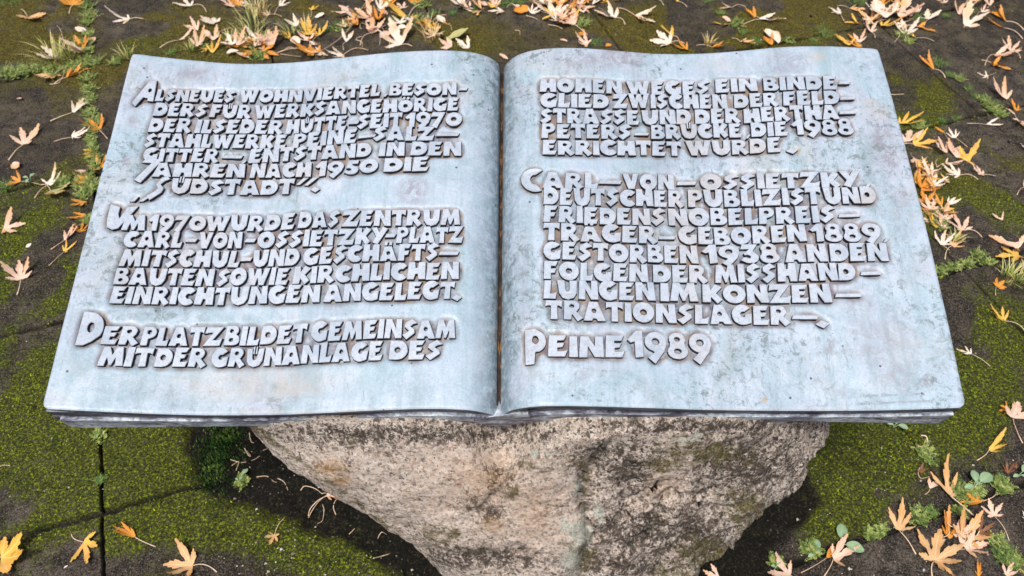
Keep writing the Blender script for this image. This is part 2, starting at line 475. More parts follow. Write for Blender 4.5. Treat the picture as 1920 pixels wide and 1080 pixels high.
P2 = np.stack([bx + lx, by + ly, bz + ht], -1)
mv = np.stack([P0, P1, P2], 1).reshape(-1, 3)
tone = np.clip(fbm(bx, by, 45, 91, 3) * 1.1 - .1 + rs.normal(0, .30, nb), 0, 1) * (1 - .1 * iscush)
ol_ = sstep(1.5, 2.3, by)
mm = bpy.data.meshes.new('moss')
mm.from_pydata(mv.tolist(), [], np.arange(nb * 3).reshape(-1, 3).tolist()); mm.materials.append(mat_moss())
for nm, arr in (('tone', tone), ('olive', ol_), ('cush', iscush)):
    at = mm.attributes.new(nm, 'FLOAT', 'POINT'); at.data.foreach_set('value', np.repeat(arr, 3).astype(np.float32))
mo = bpy.data.objects.new('moss', mm); link(mo); tag(mo, kind='stuff', label='green moss growing over the paving slabs', cat='moss')

# pale grit scattered on the slabs and soil
gv, gfc = [], []
rs = np.random.RandomState(31)
cnt = 0
while cnt < 700:
    if cnt < 200: px, py = rs.uniform(400, 800), rs.uniform(820, 1080)
    elif cnt < 300: px, py = rs.uniform(1350, 1920), rs.uniform(780, 1080)
    else: px, py = rs.uniform(0, 1920), rs.uniform(0, 1080)
    p = ground_at(px, py); r = rs.choice([.0009, .0013, .0018, .003], p=[.45, .35, .17, .03])
    z = gz(p[0], p[1]) + r * .4; b = len(gv)
    for d in ((1, 0, 0), (-.8, .5, 0), (-.6, -.8, 0), (.1, .9, .2), (.1, 0, 1.0), (0, 0, -1)):
        gv.append((p[0] + d[0] * r * rs.uniform(.7, 1.4), p[1] + d[1] * r * rs.uniform(.7, 1.4), z + d[2] * r * .8))
    o4 = [0, 3, 1, 2]
    for q in range(4):
        gfc.append((b + o4[q], b + o4[(q + 1) % 4], b + 4)); gfc.append((b + o4[(q + 1) % 4], b + o4[q], b + 5))
    cnt += 1
kg = NT('pale_grit'); gn = kg.noise(40, 2)
M_GRIT = kg.finish(kg.ramp(gn, [(.35, (.22, .19, .16)), (.5, (.5, .46, .42)), (.7, (.72, .70, .66))]), .8)
go = mesh_obj('grit', gv, gfc, M_GRIT, smooth=False); tag(go, kind='stuff', label='pale grit scattered on slabs and soil', cat='grit')

# ------------------------------------------------------------------ the open bronze book
BW = 1.2                                              # width over both pages, metres
def cam_pt(px, py, depth):
    return CAMP + ray(px, py) * depth
DN, DF = FPX * BW / 1735.0, FPX * BW / 1400.0
pn = cam_pt(944.5, 765, DN); pf = cam_pt(946, 95.5, DF)
BO = pn.copy()
BV = pf - pn; BV[0] = 0; BL = float(np.linalg.norm(BV)); BV /= BL
BX = np.array([1.0, 0, 0]); BN = np.cross(BX, BV)
def bk(x, v, n):
    x = np.asarray(x, float)
    return BO + x[..., None] * BX + np.asarray(v, float)[..., None] * BV + np.asarray(n, float)[..., None] * BN
def hit_v(px, py, v):                                 # pixel -> (x, n) on the upright plane at v
    r = ray(px, py); base = BO + BV * v
    t = np.dot(base - CAMP, BV) / np.dot(r, BV); P = CAMP + r * t - base
    return float(P[0]), float(np.dot(P, BN))
def hit_n(px, py, n):                                 # pixel -> (x, v) on the plane at height n
    r = ray(px, py); base = BO + BN * n
    t = np.dot(base - CAMP, BN) / np.dot(r, BN); P = CAMP + r * t - BO
    return float(P[0]), float(np.dot(P, BV))
def profile(pts, v, smooth=.012):
    xn = np.array([hit_v(px, py, v) for px, py in pts])
    x0, x1 = xn[0, 0], xn[-1, 0]
    s = (xn[:, 0] - x0) / (x1 - x0)
    o = np.argsort(s); ss = np.linspace(0, 1, 500)
    return x0, x1, pchip(s[o], xn[o, 1], ss)
FAR_L = [(938.5, 132), (937, 125), (931, 116), (918, 107), (898, 100), (870, 95.5), (830, 93.5), (790, 94), (720, 98), (640, 106.5), (560, 114.5), (490, 118), (430, 117.5), (370, 113), (300, 105.5), (247, 99)]
NEAR_L = [(931, 781), (922, 777), (905, 772.5), (885, 769), (855, 767), (800, 766), (730, 768), (640, 772), (520, 777), (400, 778), (280, 775), (180, 771), (120, 768), (77, 766)]
FAR_R = [(944.5, 132), (946.5, 124), (953, 115), (964, 106), (980, 98.5), (1005, 92), (1040, 89), (1090, 89), (1160, 94), (1240, 99.5), (1310, 99.5), (1390, 94), (1470, 87), (1540, 85), (1600, 87), (1647, 90)]
NEAR_R = [(939, 779), (946, 775), (958, 769), (978, 764.5), (1005, 761.5), (1050, 760), (1110, 761), (1200, 764), (1330, 768), (1480, 769.5), (1620, 769), (1720, 767), (1812, 763.5)]
SHEET_T = .006
class Page:
    def __init__(self, far, near, bow):
        self.fx0, self.fx1, self.fh = profile(far, BL)
        self.nx0, self.nx1, self.nh = profile(near, 0.0)
        self.bow = bow; self.ss = np.linspace(0, 1, 500)
    def xg(self, v): return self.nx0 + (self.fx0 - self.nx0) * v / BL
    def xe(self, v):
        w = np.clip(np.asarray(v) / BL, 0, 1)
        return self.nx1 + (self.fx1 - self.nx1) * w + self.bow * 4 * w * (1 - w)
    def H(self, x, v):
        s = np.clip((x - self.xg(v)) / (self.xe(v) - self.xg(v)), 0, 1)
        w = np.clip(np.asarray(v) / BL, 0, 1)
        return np.interp(s, self.ss, self.nh) * (1 - w) + np.interp(s, self.ss, self.fh) * w
    def px(self, px, py, off=.0035):
        n = 0.0
        for _ in range(8):
            x, v = hit_n(px, py, n + off); n = float(self.H(x, v))
        return x, v
PL, PR = Page(FAR_L, NEAR_L, 0.0), Page(FAR_R, NEAR_R, .006)

# ---- lettering: heavy wedge-cut capitals, drawn as outlines (height 1)
def arc(cx, cy, rx, ry, a0, a1, n=12):
    return [(cx + rx * math.cos(math.radians(a0 + (a1 - a0) * i / (n - 1))), cy + ry * math.sin(math.radians(a0 + (a1 - a0) * i / (n - 1)))) for i in range(n)]
def hole(cx, cy, rx, ry, n=10): return arc(cx, cy, rx * 1.3, ry * 1.3, 20, 20 + 360 - 360 / n, n)
GL = {}
def G(c, w, outer, holes=(), extra=()): GL[c] = (w, outer, list(holes), list(extra))
Apts = [(0, 0), (.24, 1), (.60, 1), (.92, 0), (.60, 0), (.53, .13), (.40, .13), (.35, 0)]
G('A', .92, Apts, [hole(.44, .52, .075, .09)])
G('Ä', .92, [(0, 0), (.24, .86), (.60, .86), (.92, 0), (.60, 0), (.53, .13), (.40, .13), (.35, 0)], [hole(.44, .46, .075, .09)], [[(.22, .92), (.24, 1.12), (.38, 1.12), (.36, .92)], [(.46, .92), (.48, 1.12), (.62, 1.12), (.60, .92)]])
G('B', .74, [(0, 0), (.04, 1), (.42, 1)] + arc(.42, .76, .24, .24, 70, -20, 6) + [(.56, .55)] + arc(.46, .27, .29, .28, 50, -90, 8), [hole(.31, .73, .075, .075), hole(.34, .27, .085, .08)])
G('C', .78, arc(.45, .5, .45, .53, 38, 318, 20) + arc(.52, .5, .15, .15, 300, 62, 10))
G('D', .80, [(0, 0), (.05, 1), (.36, 1)] + arc(.38, .5, .42, .5, 82, -82, 12) + [(.34, 0)], [hole(.36, .5, .10, .115)])
G('E', .70, [(0, 0), (.06, 1), (.70, 1), (.58, .76), (.35, .75), (.345, .635), (.60, .64), (.52, .44), (.345, .42), (.34, .25), (.58, .26), (.70, .30), (.60, 0)])
G('F', .68, [(0, 0), (.06, 1), (.70, 1), (.58, .74), (.36, .73), (.355, .58), (.60, .60), (.52, .36), (.345, .33), (.33, 0)])
G('G', .84, arc(.45, .5, .45, .53, 42, 285, 20) + [(.78, .06), (.84, .55), (.55, .50), (.53, .38)] + arc(.48, .52, .13, .14, 315, 66, 10))
G('H', .90, [(0, 0), (.06, 1), (.37, 1), (.40, .67), (.50, .66), (.55, 1), (.88, 1), (.90, 0), (.57, 0), (.52, .31), (.41, .31), (.35, 0)])
G('I', .33, [(0, 0), (.05, 1), (.33, 1), (.32, 0)])
G('K', .82, [(0, 0), (.05, 1), (.34, 1), (.36, .68), (.56, 1.03), (.84, .86), (.58, .50), (.82, .16), (.60, -.06), (.37, .30), (.33, 0)])
G('L', .60, [(0, 0), (.06, 1), (.36, 1), (.32, .27), (.44, .28), (.62, .38), (.54, 0)])
G('M', 1.02, [(0, 0), (.12, 1), (.38, 1), (.53, .58), (.66, 1), (.92, 1), (1.02, 0), (.72, 0), (.68, .44), (.55, .02), (.46, .02), (.34, .46), (.27, 0)])
G('N', .88, [(0, 0), (.05, 1), (.34, 1), (.57, .50), (.57, 1), (.86, 1), (.88, 0), (.56, 0), (.32, .54), (.30, 0)])
G('O', .92, arc(.46, .5, .46, .52, 0, 345, 22), [hole(.46, .5, .115, .125)])
G('Ö', .92, arc(.46, .45, .46, .46, 0, 345, 22), [hole(.46, .45, .105, .11)], [[(.27, .93), (.29, 1.12), (.43, 1.12), (.41, .93)], [(.51, .93), (.53, 1.12), (.67, 1.12), (.65, .93)]])
G('P', .72, [(0, 0), (.05, 1), (.40, 1)] + arc(.42, .70, .29, .30, 80, -75, 9) + [(.35, .35), (.33, 0)], [hole(.36, .70, .085, .085)])
G('R', .82, [(0, 0), (.05, 1), (.40, 1)] + arc(.42, .72, .28, .28, 80, -35, 8) + [(.56, .42), (.83, .10), (.60, -.09), (.36, .28), (.32, 0)], [hole(.37, .71, .08, .08)])
G('S', .70, [(.22, -.06), (.62, .28), (.60, .46), (.38, .64), (.50, .74), (.72, .80), (.46, 1.05), (.12, .82), (.09, .62), (.33, .40), (.22, .30), (0, .18)])
G('T', .72, [(.20, 0), (.24, .72), (.10, .72), (0, .66), (.02, 1), (.74, 1), (.70, .64), (.60, .72), (.50, .73), (.50, 0)])
G('U', .88, [(0, 1), (.33, 1), (.36, .50), (.40, .40), (.47, .40), (.52, .50), (.56, 1), (.88, 1), (.84, .30), (.70, .06), (.44, -.04), (.20, .06), (.06, .30)])
G('Ü', .88, [(0, .98), (.29, .98), (.32, .46), (.38, .36), (.48, .36), (.54, .46), (.59, .98), (.88, .98), (.84, .30), (.70, .06), (.44, -.04), (.20, .06), (.06, .30)], [], [[(.335, .70), (.34, 1.08), (.41, 1.08), (.415, .66)], [(.465, .66), (.47, 1.08), (.54, 1.08), (.545, .70)]])
G('V', .86, [(0, 1), (.31, 1), (.46, .48), (.56, 1), (.86, 1), (.60, 0), (.27, 0)])
G('W', 1.22, [(0, 1), (.30, 1), (.40, .52), (.50, .96), (.74, .96), (.82, .50), (.92, 1), (1.22, 1), (.98, 0), (.70, 0), (.60, .44), (.50, 0), (.24, 0)])
G('Y', .86, [(0, 1), (.30, 1), (.43, .68), (.60, 1.03), (.88, .90), (.36, -.05), (.08, .08), (.26, .42)])
G('Z', .86, [(0, .66), (.07, 1), (.90, 1), (.42, .30), (.66, .30), (.88, .40), (.78, 0), (-.03, 0), (.40, .70), (.20, .70)])
G('0', .92, arc(.46, .5, .46, .5, 0, 345, 22), [hole(.46, .5, .12, .13)])
G('1', .56, [(0, .66), (.30, 1.02), (.56, 1.04), (.54, 0), (.24, -.03), (.26, .60), (.12, .55)])
G('3', .70, [(.04, .74), (.12, 1.02), (.70, 1), (.50, .64)] + arc(.36, .28, .34, .30, 50, -140, 9) + [(0, .16), (.12, .32), (.26, .24), (.38, .26), (.40, .38), (.30, .44), (.16, .42), (.14, .52), (.36, .74)])
G('5', .72, [(.12, .44), (.20, 1), (.74, 1), (.66, .74), (.42, .74), (.41, .64)] + arc(.36, .30, .36, .32, 62, -140, 10) + [(.02, .14), (.12, .32), (.26, .24), (.36, .28), (.36, .40), (.26, .46)])
G('7', .78, [(0, .66), (.08, 1), (.80, 1), (.36, -.14), (.08, .02), (.42, .70), (.16, .70)])
G('8', .74, arc(.37, .76, .30, .28, -30, 210, 12) + arc(.37, .25, .37, .31, 142, 398, 14), [hole(.37, .76, .08, .075), hole(.37, .26, .10, .09)])
G('9', .80, arc(.42, .64, .40, .38, -12, 248, 18) + [(.36, .24), (.12, .0), (.36, -.22), (.72, .26)], [hole(.42, .64, .11, .11)])
G('-', .42, [(0, .36), (.07, .58), (.46, .58), (.38, .36)])
G('_', 1.1, [(0, .34), (.07, .58), (1.12, .58), (1.02, .34)])
G('.', .34, [(-.02, .20), (.16, .46), (.38, .24), (.20, -.06)])
G(',', .30, [(0, -.16), (.16, .20), (.36, .22), (.14, -.14)])
G('"', .60, [(0, .56), (.18, 1), (.34, 1.02), (.10, .56)], [], [[(.24, .50), (.44, .98), (.62, 1.02), (.34, .50)]])
G('J', .92, [(.06, .82), (.24, 1.08), (.98, 1.10), (.22, -.62), (-.08, -.42), (.50, .80)])
G('a', 1.0, [(-.38, -.12), (.36, 1.34), (.80, 1.36), (.86, 0), (.50, .02), (.48, .20), (.22, .24), (-.14, -.36)], [hole(.52, .70, .08, .10)])      # large initials
G('u', 1.3, [(0, 1.42), (.46, 1.26), (.46, .86), (.56, .62), (.64, .84), (.78, 1.28), (1.28, 1.32), (.62, .08), (.38, -.02), (.10, .12), (.02, .6)])
G('d', 1.4, [(0, -.02), (.10, 1.70), (.46, 1.66)] + arc(.48, .86, .82, .78, 78, -30, 10) + [(.80, .16), (.40, -.02)], [hole(.62, .88, .14, .2)])
G('c', 1.0, arc(.62, .42, .62, .66, 56, 296, 20) + arc(.60, .44, .20, .28, 290, 78, 10))
G('p', .9, [(.02, -.34), (0, 1.16), (.44, 1.22)] + arc(.48, .68, .44, .46, 66, -70, 9) + [(.44, .22), (.40, -.30)], [hole(.46, .74, .11, .14)])
G('s', .80, [(.10, -.46), (.56, .02), (.62, .30), (.44, .56), (.60, .76), (.82, .90), (.66, 1.10), (.38, .90), (.24, .56), (.36, .30), (.20, .06), (-.06, -.16)])
G('q', .70, [(0, -.12), (.18, .30), (.34, .30), (.20, -.10)], [], [[(.38, -.14), (.62, .30), (.80, .32), (.56, -.12)]])

# (page, baseline points in the photo, cap height in px, [(word, x0, x1[, height factor, drop px])])
LINES = [
 (PL, 'ALSNEUES WOHNVIERTEL, BESON-', [(254, 187), (437, 191), (560, 189), (640, 183), (715, 178), (860, 176)], 22.5,
   [('a', 259, 291, 1.35, 1), ('LSNEUES', 289, 440), ('WOHNVIERTEL', 446, 714), (',', 719, 726, .6), ('BESON', 729, 858), ('-', 860, 876)]),
 (PL, 'DERS FÜR WERKSANGEHÖRIGE', [(285, 215), (390, 218), (475, 221), (550, 218), (653, 211), (760, 208), (862, 206)], 24.5,
   [('DERS', 285, 388), ('FÜR', 391, 471), ('WERKSANGEHÖRIGE', 474, 862)]),
 (PL, 'DER ILSEDER HÜTTE-SEIT 1970', [(276, 245), (365, 248), (531, 250), (590, 246), (651, 241), (755, 236), (868, 235)], 26,
   [('DER', 276, 358), ('ILSEDER', 363, 531), ('HÜTTE', 534, 651), ('-', 652, 671), ('SEIT', 668, 755), ('1970', 758, 868)]),
 (PL, 'STAHLWERKE PEINE-SALZ-', [(267, 274), (400, 276), (537, 277), (634, 269), (700, 262), (870, 261)], 26,
   [('STAHLWERKE', 267, 537), ('PEINE', 547, 670), ('_', 670, 704, .75), ('SALZ', 698, 815), ('_', 817, 861, .85)]),
 (PL, 'GITTER-, ENTSTAND IN DEN', [(265, 301), (465, 304), (586, 298), (697, 292), (760, 290), (867, 290)], 25.5,
   [('GITTER', 265, 410), ('_', 413, 453, .9), (',', 452, 460, .7), ('ENTSTAND', 464, 697), ('IN', 709, 758), ('DEN', 769, 867)]),
 (PL, 'JAHREN NACH 1950 DIE', [(250, 329), (467, 332), (584, 330), (700, 322), (806, 318)], 26,
   [('J', 256, 297, 1.0, -4), ('AHREN', 283, 459), ('NACH', 467, 584), ('1950', 588, 710), ('DIE', 718, 806)]),
 (PL, '„SÜDSTADT".', [(240, 362), (316, 360), (420, 364), (480, 364), (600, 360)], 27,
   [('q', 242, 275, .75, 13), ('s', 278, 312, 1.05), ('ÜDSTADT', 317, 551), ('"', 553, 592, 1.0), ('.', 582, 597, .7, -2)]),
 (PL, 'UM 1970 WURDE DAS ZENTRUM', [(193, 429), (224, 430), (385, 432), (500, 431), (556, 427), (640, 423), (865, 420)], 28,
   [('u', 194, 249, 1.2), ('M', 225, 270), ('1970', 273, 385), ('WURDE', 382, 553), ('DAS', 557, 637), ('ZENTRUM', 640, 865)]),
 (PL, 'CARL-VON-OSSIETZKY-PLATZ', [(228, 461), (369, 464), (480, 464), (560, 461), (650, 458), (720, 455), (870, 454)], 29,
   [('CARL', 228, 341), ('-', 344, 365), ('VON', 369, 453), ('-', 456, 476), ('OSSIETZKY', 480, 727), ('-', 720, 740), ('PLATZ', 742, 870)]),
 (PL, 'MIT SCHUL-UND GESCHÄFTS-', [(221, 497), (310, 499), (451, 500), (561, 496), (650, 490), (826, 486)], 30,
   [('MIT', 221, 309), ('SCHUL', 306, 449), ('-', 448, 469), ('UND', 471, 561), ('GESCHÄFTS', 566, 824), ('_', 822, 860, .85)]),
 (PL, 'BAUTEN SOWIE KIRCHLICHEN', [(210, 532), (400, 535), (541, 532), (700, 524), (862, 522)], 30.5,
   [('BAUTEN', 210, 400), ('SOWIE', 403, 541), ('KIRCHLICHEN', 547, 862)]),
 (PL, 'EINRICHTUNGEN ANGELEGT.', [(203, 568), (400, 571), (599, 565), (700, 562), (862, 559)], 31.5,
   [('EINRICHTUNGEN', 203, 600), ('ANGELEGT', 605, 854), ('.', 847, 864, .7, 3)]),
 (PL, 'DER PLATZ BILDET GEMEINSAM', [(138, 645), (185, 645), (350, 648), (480, 646), (580, 640), (700, 634), (856, 633)], 34,
   [('d', 139, 190, 1.05), ('ER', 186, 257), ('PLATZ', 261, 415), ('BILDET', 418, 575), ('GEMEINSAM', 581, 856)]),
 (PL, 'MIT DER GRÜNANLAGE DES', [(179, 685), (385, 687), (480, 686), (600, 679), (718, 674), (830, 672)], 34,
   [('MIT', 180, 284), ('DER', 287, 386), ('GRÜNANLAGE', 393, 718), ('DES', 728, 830)]),
 (PR, 'HOHENWEGES EIN BINDE-', [(1012, 170), (1110, 172), (1180, 176), (1300, 176), (1345, 172), (1433, 168), (1600, 165)], 25,
   [('HOHEN', 1012, 1170), ('WEGES', 1176, 1335), ('EIN', 1342, 1424), ('BINDE', 1433, 1575), ('-', 1574, 1598)]),
 (PR, 'GLIED ZWISCHEN DER FELD-', [(1013, 199), (1148, 201), (1367, 202), (1463, 197), (1607, 192)], 26,
   [('GLIED', 1013, 1145), ('ZWISCHEN', 1150, 1368), ('DER', 1378, 1464), ('FELD', 1470, 1579), ('_', 1577, 1607, .8)]),
 (PR, 'STRASSE UND DER HERTHA-', [(1012, 229), (1203, 232), (1393, 229), (1480, 224), (1610, 220)], 27,
   [('STRASSE', 1012, 1202), ('UND', 1205, 1300), ('DER', 1304, 1393), ('HERTHA', 1396, 1578), ('_', 1576, 1610, .9)]),
 (PR, 'PETERS-BRÜCKE, DIE 1988', [(1015, 257), (1222, 259), (1395, 256), (1482, 252), (1605, 251)], 26.5,
   [('PETERS', 1015, 1188), ('_', 1190, 1218, .7), ('BRÜCKE', 1222, 1395), (',', 1399, 1407, .7), ('DIE', 1410, 1482), ('1988', 1487, 1605, 1.05, -1)]),
 (PR, 'ERRICHTET WURDE.', [(1017, 288), (1150, 289), (1282, 291), (1380, 288), (1500, 281)], 27,
   [('ERRICHTET', 1017, 1282), ('WURDE', 1288, 1470), ('.', 1476, 1496, .8, 4)]),
 (PR, 'CARL-VON-OSSIETZKY,', [(977, 350), (1019, 350), (1124, 352), (1268, 355), (1400, 353), (1640, 348)], 29,
   [('c', 977, 1020, 1.15), ('ARL', 1018, 1124), ('_', 1124, 1167, .9), ('VON', 1169, 1268), ('_', 1270, 1308, .9), ('OSSIETZKY', 1315, 1619), (',', 1621, 1634, .8)]),
 (PR, 'DEUTSCHER PUBLIZIST UND', [(1019, 382), (1290, 387), (1420, 385), (1545, 381), (1648, 379)], 30,
   [('DEUTSCHER', 1019, 1286), ('PUBLIZIST', 1291, 1545), ('UND', 1548, 1648)]),
 (PR, 'FRIEDENSNOBELPREIS-', [(1019, 415), (1180, 420), (1310, 422), (1450, 418), (1620, 413)], 30,
   [('FRIEDENS', 1019, 1252), ('NOBELPREIS', 1254, 1572), ('_', 1574, 1619, .75)]),
 (PR, 'TRÄGER-GEBOREN 1889,', [(1019, 449), (1236, 455), (1370, 457), (1517, 451), (1670, 450)], 31,
   [('TRÄGER', 1019, 1236), ('_', 1236, 1268, .7), ('GEBOREN', 1274, 1517), ('1889', 1522, 1658), (',', 1656, 1669, .7)]),
 (PR, 'GESTORBEN 1938 AN DEN', [(1019, 484), (1180, 490), (1313, 493), (1466, 490), (1671, 488)], 32,
   [('GESTORBEN', 1019, 1313), ('1938', 1319, 1466), ('AN', 1474, 1554), ('DEN', 1559, 1671)]),
 (PR, 'FOLGEN DER MISSHAND-', [(1019, 522), (1219, 528), (1342, 530), (1480, 527), (1660, 523)], 32,
   [('FOLGEN', 1019, 1219), ('DER', 1225, 1331), ('MISSHAND', 1342, 1610), ('_', 1616, 1657, .8)]),
 (PR, 'LUNGEN IM KONZEN-', [(1019, 558), (1232, 563), (1400, 567), (1625, 565)], 33,
   [('LUNGEN', 1019, 1232), ('IM', 1239, 1311), ('KONZEN', 1318, 1564), ('_', 1568, 1621, .8)]),
 (PR, 'TRATIONSLAGER-.', [(1023, 597), (1180, 602), (1330, 607), (1545, 608)], 34.5,
   [('TRATIONSLAGER', 1023, 1486), ('_', 1487, 1538, .85), ('.', 1532, 1555, .8, 5)]),
 (PR, 'PEINE 1989', [(983, 668), (1175, 668), (1340, 672)], 38,
   [('p', 984, 1024, 1.1), ('EINE', 1027, 1175), ('1989', 1179, 1338, 1.18)]),
]
def offset_poly(p, d):                                # d>0 grows a counter-clockwise outline
    n = len(p); out = []
    for i in range(n):
        a, b, c = p[i - 1], p[i], p[(i + 1) % n]
        e1 = (b[0] - a[0], b[1] - a[1]); e2 = (c[0] - b[0], c[1] - b[1])
        l1 = math.hypot(*e1) or 1e-9; l2 = math.hypot(*e2) or 1e-9
        n1 = (e1[1] / l1, -e1[0] / l1); n2 = (e2[1] / l2, -e2[0] / l2)
        k = 1 + n1[0] * n2[0] + n1[1] * n2[1]
        k = max(k, .55)
        out.append((b[0] + d * (n1[0] + n2[0]) / k, b[1] + d * (n1[1] + n2[1]) / k))
    return out
def area(p): return .5 * sum(p[i - 1][0] * p[i][1] - p[i][0] * p[i - 1][1] for i in range(len(p)))
RECESS, LTOP = .0040, .0022
rng = random.Random(7)
def letter_polys(page, base, cap, word, x0, x1, hf=1.0, drop=0.0):
    """outlines in page metres"""
    bx = [b[0] for b in base]; by = [b[1] for b in base]
    gap = .030
    tot = sum(GL[c][0] for c in word) + gap * (len(word) - 1)
    adv = 0; res = []
    for c in word:
        w, outer, holes, extra = GL[c]
        jr = rng.uniform(-.025, .025); js = rng.uniform(.97, 1.04); jd = rng.uniform(-.02, .02)
        def tr(pt, page=page):
            gx, gy = pt
            if c not in '-_.,"': gx += jr * (gy - .5) + rng.uniform(-.008, .008); gy = gy * js + jd + rng.uniform(-.008, .008)
            px = x0 + (adv + gx) / tot * (x1 - x0 - (2.0 if len(word) > 2 else 0)); pyb = float(np.interp(px, bx, by)) + drop
            X, V = page.px(px, pyb); _, Vt = page.px(px, pyb - cap * hf * (1.0 if pyb < 360 else 1.04))
            return (X, V + (Vt - V) * gy)
        def ccw(p): return p if area(p) > 0 else p[::-1]
        o = ccw([tr(p) for p in outer]); hs = [ccw([tr(p) for p in h])[::-1] for h in holes]
        res.append((o, hs))
        for e in extra: res.append((ccw([tr(p) for p in e]), []))
        adv += w + gap
    return res
def build_line(page, polys):
    vs, fs, mi = [], [], []
    def lift(p, off): return bk(p[0], p[1], float(page.H(p[0], p[1])) + off)
    for o, hs in polys:
        sz = math.sqrt(abs(area(o)))
        bev = min(.0006, sz * .025)
        loops = [o] + hs
        tops = [offset_poly(l, -bev) for l in loops]
        idx = []
        for l, t in zip(loops, tops):
            b = len(vs); n = len(l); fl = offset_poly(l, .0008)
            vs += [lift(p, LTOP) for p in t]; vs += [lift(p, LTOP - .0007) for p in l]; vs += [lift(p, -RECESS - .003) for p in fl]
            idx += list(range(b, b + n))
            for i in range(n):
                j = (i + 1) % n
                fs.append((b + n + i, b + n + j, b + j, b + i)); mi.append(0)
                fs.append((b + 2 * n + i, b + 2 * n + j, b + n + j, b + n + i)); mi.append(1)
        tri = tessellate_polygon([[Vector((p[0], p[1], 0)) for p in t] for t in tops])
        flat = [p for t in tops for p in t]
        for a, b2, c in tri:
            A, B, C = flat[a], flat[b2], flat[c]
            cr = (B[0] - A[0]) * (C[1] - A[1]) - (B[1] - A[1]) * (C[0] - A[0])
            if abs(cr) < 1e-12: continue
            fs.append((idx[a], idx[b2], idx[c]) if cr > 0 else (idx[a], idx[c], idx[b2])); mi.append(0)
    return vs, fs, mi
line_polys = []
for page, words, base, cap, segs in LINES:
    pol = []
    for sgm in segs: pol += letter_polys(page, base, cap, *sgm)
    line_polys.append((page, words, pol))

# ---- mask of the cut-back field round the lettering, one raster per page
MRES = .001
def raster(page):
    xa, xb = (-.66, .02) if page is PL else (-.02, .66)
    nx, ny = int((xb - xa) / MRES), int(.62 / MRES)
    R = np.zeros((ny, nx), np.float32)
    for pg, _, pol in line_polys:
        if pg is not page: continue
        for o, hs in pol:
            p = np.array(o); x0, y0 = p.min(0); x1, y1 = p.max(0)
            i0, i1 = max(0, int((x0 - xa) / MRES)), min(nx, int((x1 - xa) / MRES) + 2)
            j0, j1 = max(0, int(y0 / MRES)), min(ny, int(y1 / MRES) + 2)
            XX, YY = np.meshgrid(xa + np.arange(i0, i1) * MRES, np.arange(j0, j1) * MRES)
            R[j0:j1, i0:i1] = np.maximum(R[j0:j1, i0:i1], in_poly(XX, YY, o))
    return xa, R
def blur(R, r, times=2):
    for _ in range(times):
        for ax in (0, 1):
            c = np.cumsum(np.pad(R, [(r + 1, r) if a == ax else (0, 0) for a in (0, 1)], mode='edge'), axis=ax)
            n = R.shape[ax]
            R = (np.take(c, np.arange(2 * r + 1, 2 * r + 1 + n), axis=ax) - np.take(c, np.arange(0, n), axis=ax)) / (2 * r + 1)
    return R
def field(page):
    xa, R = raster(page)
    ny, nx = R.shape
    XX, YY = np.meshgrid(xa + np.arange(nx) * MRES, np.arange(ny) * MRES)
    rag = (fbm(XX, YY, 45, 5 if page is PL else 15, 3) - .5)
    D = blur(R, 5, 2)                                  # closing: gaps between letters fill in
    core = sstep(.10, .30, D + rag * .10)
    wide = sstep(.08, .40, blur(R, 6, 2) + rag * .14)
    b1 = blur(core, 2, 2)
    rim = np.clip(4 * b1 * (1 - b1), 0, 1) * sstep(.42, .62, fbm(XX, YY, 60, 25, 3) + .08)
    return xa, b1, wide, rim
PAGE_ROOT_LOC = tuple(ground_at(944, 800, 0)[:2]) + (0.0,)
book = empty('open_book_sculpture', tuple(bk(0.0, BL / 2, -.09)), 'large open bronze book with pale blue patina and raised lettering lying on a boulder', 'sculpture')
BLOC = tuple(bk(0.0, BL / 2, -.09))
def part(name, vs, fs, mats, parent=book, label=None, **kw):
    o = mesh_obj(name, vs, fs, mats, parent, BLOC, **kw)
    if label: o['label'] = label
    return o
def slab_grid(page, s_arr, t_arr, top, bot, ev=(0, 1)):
    """closed sheet between two height grids"""
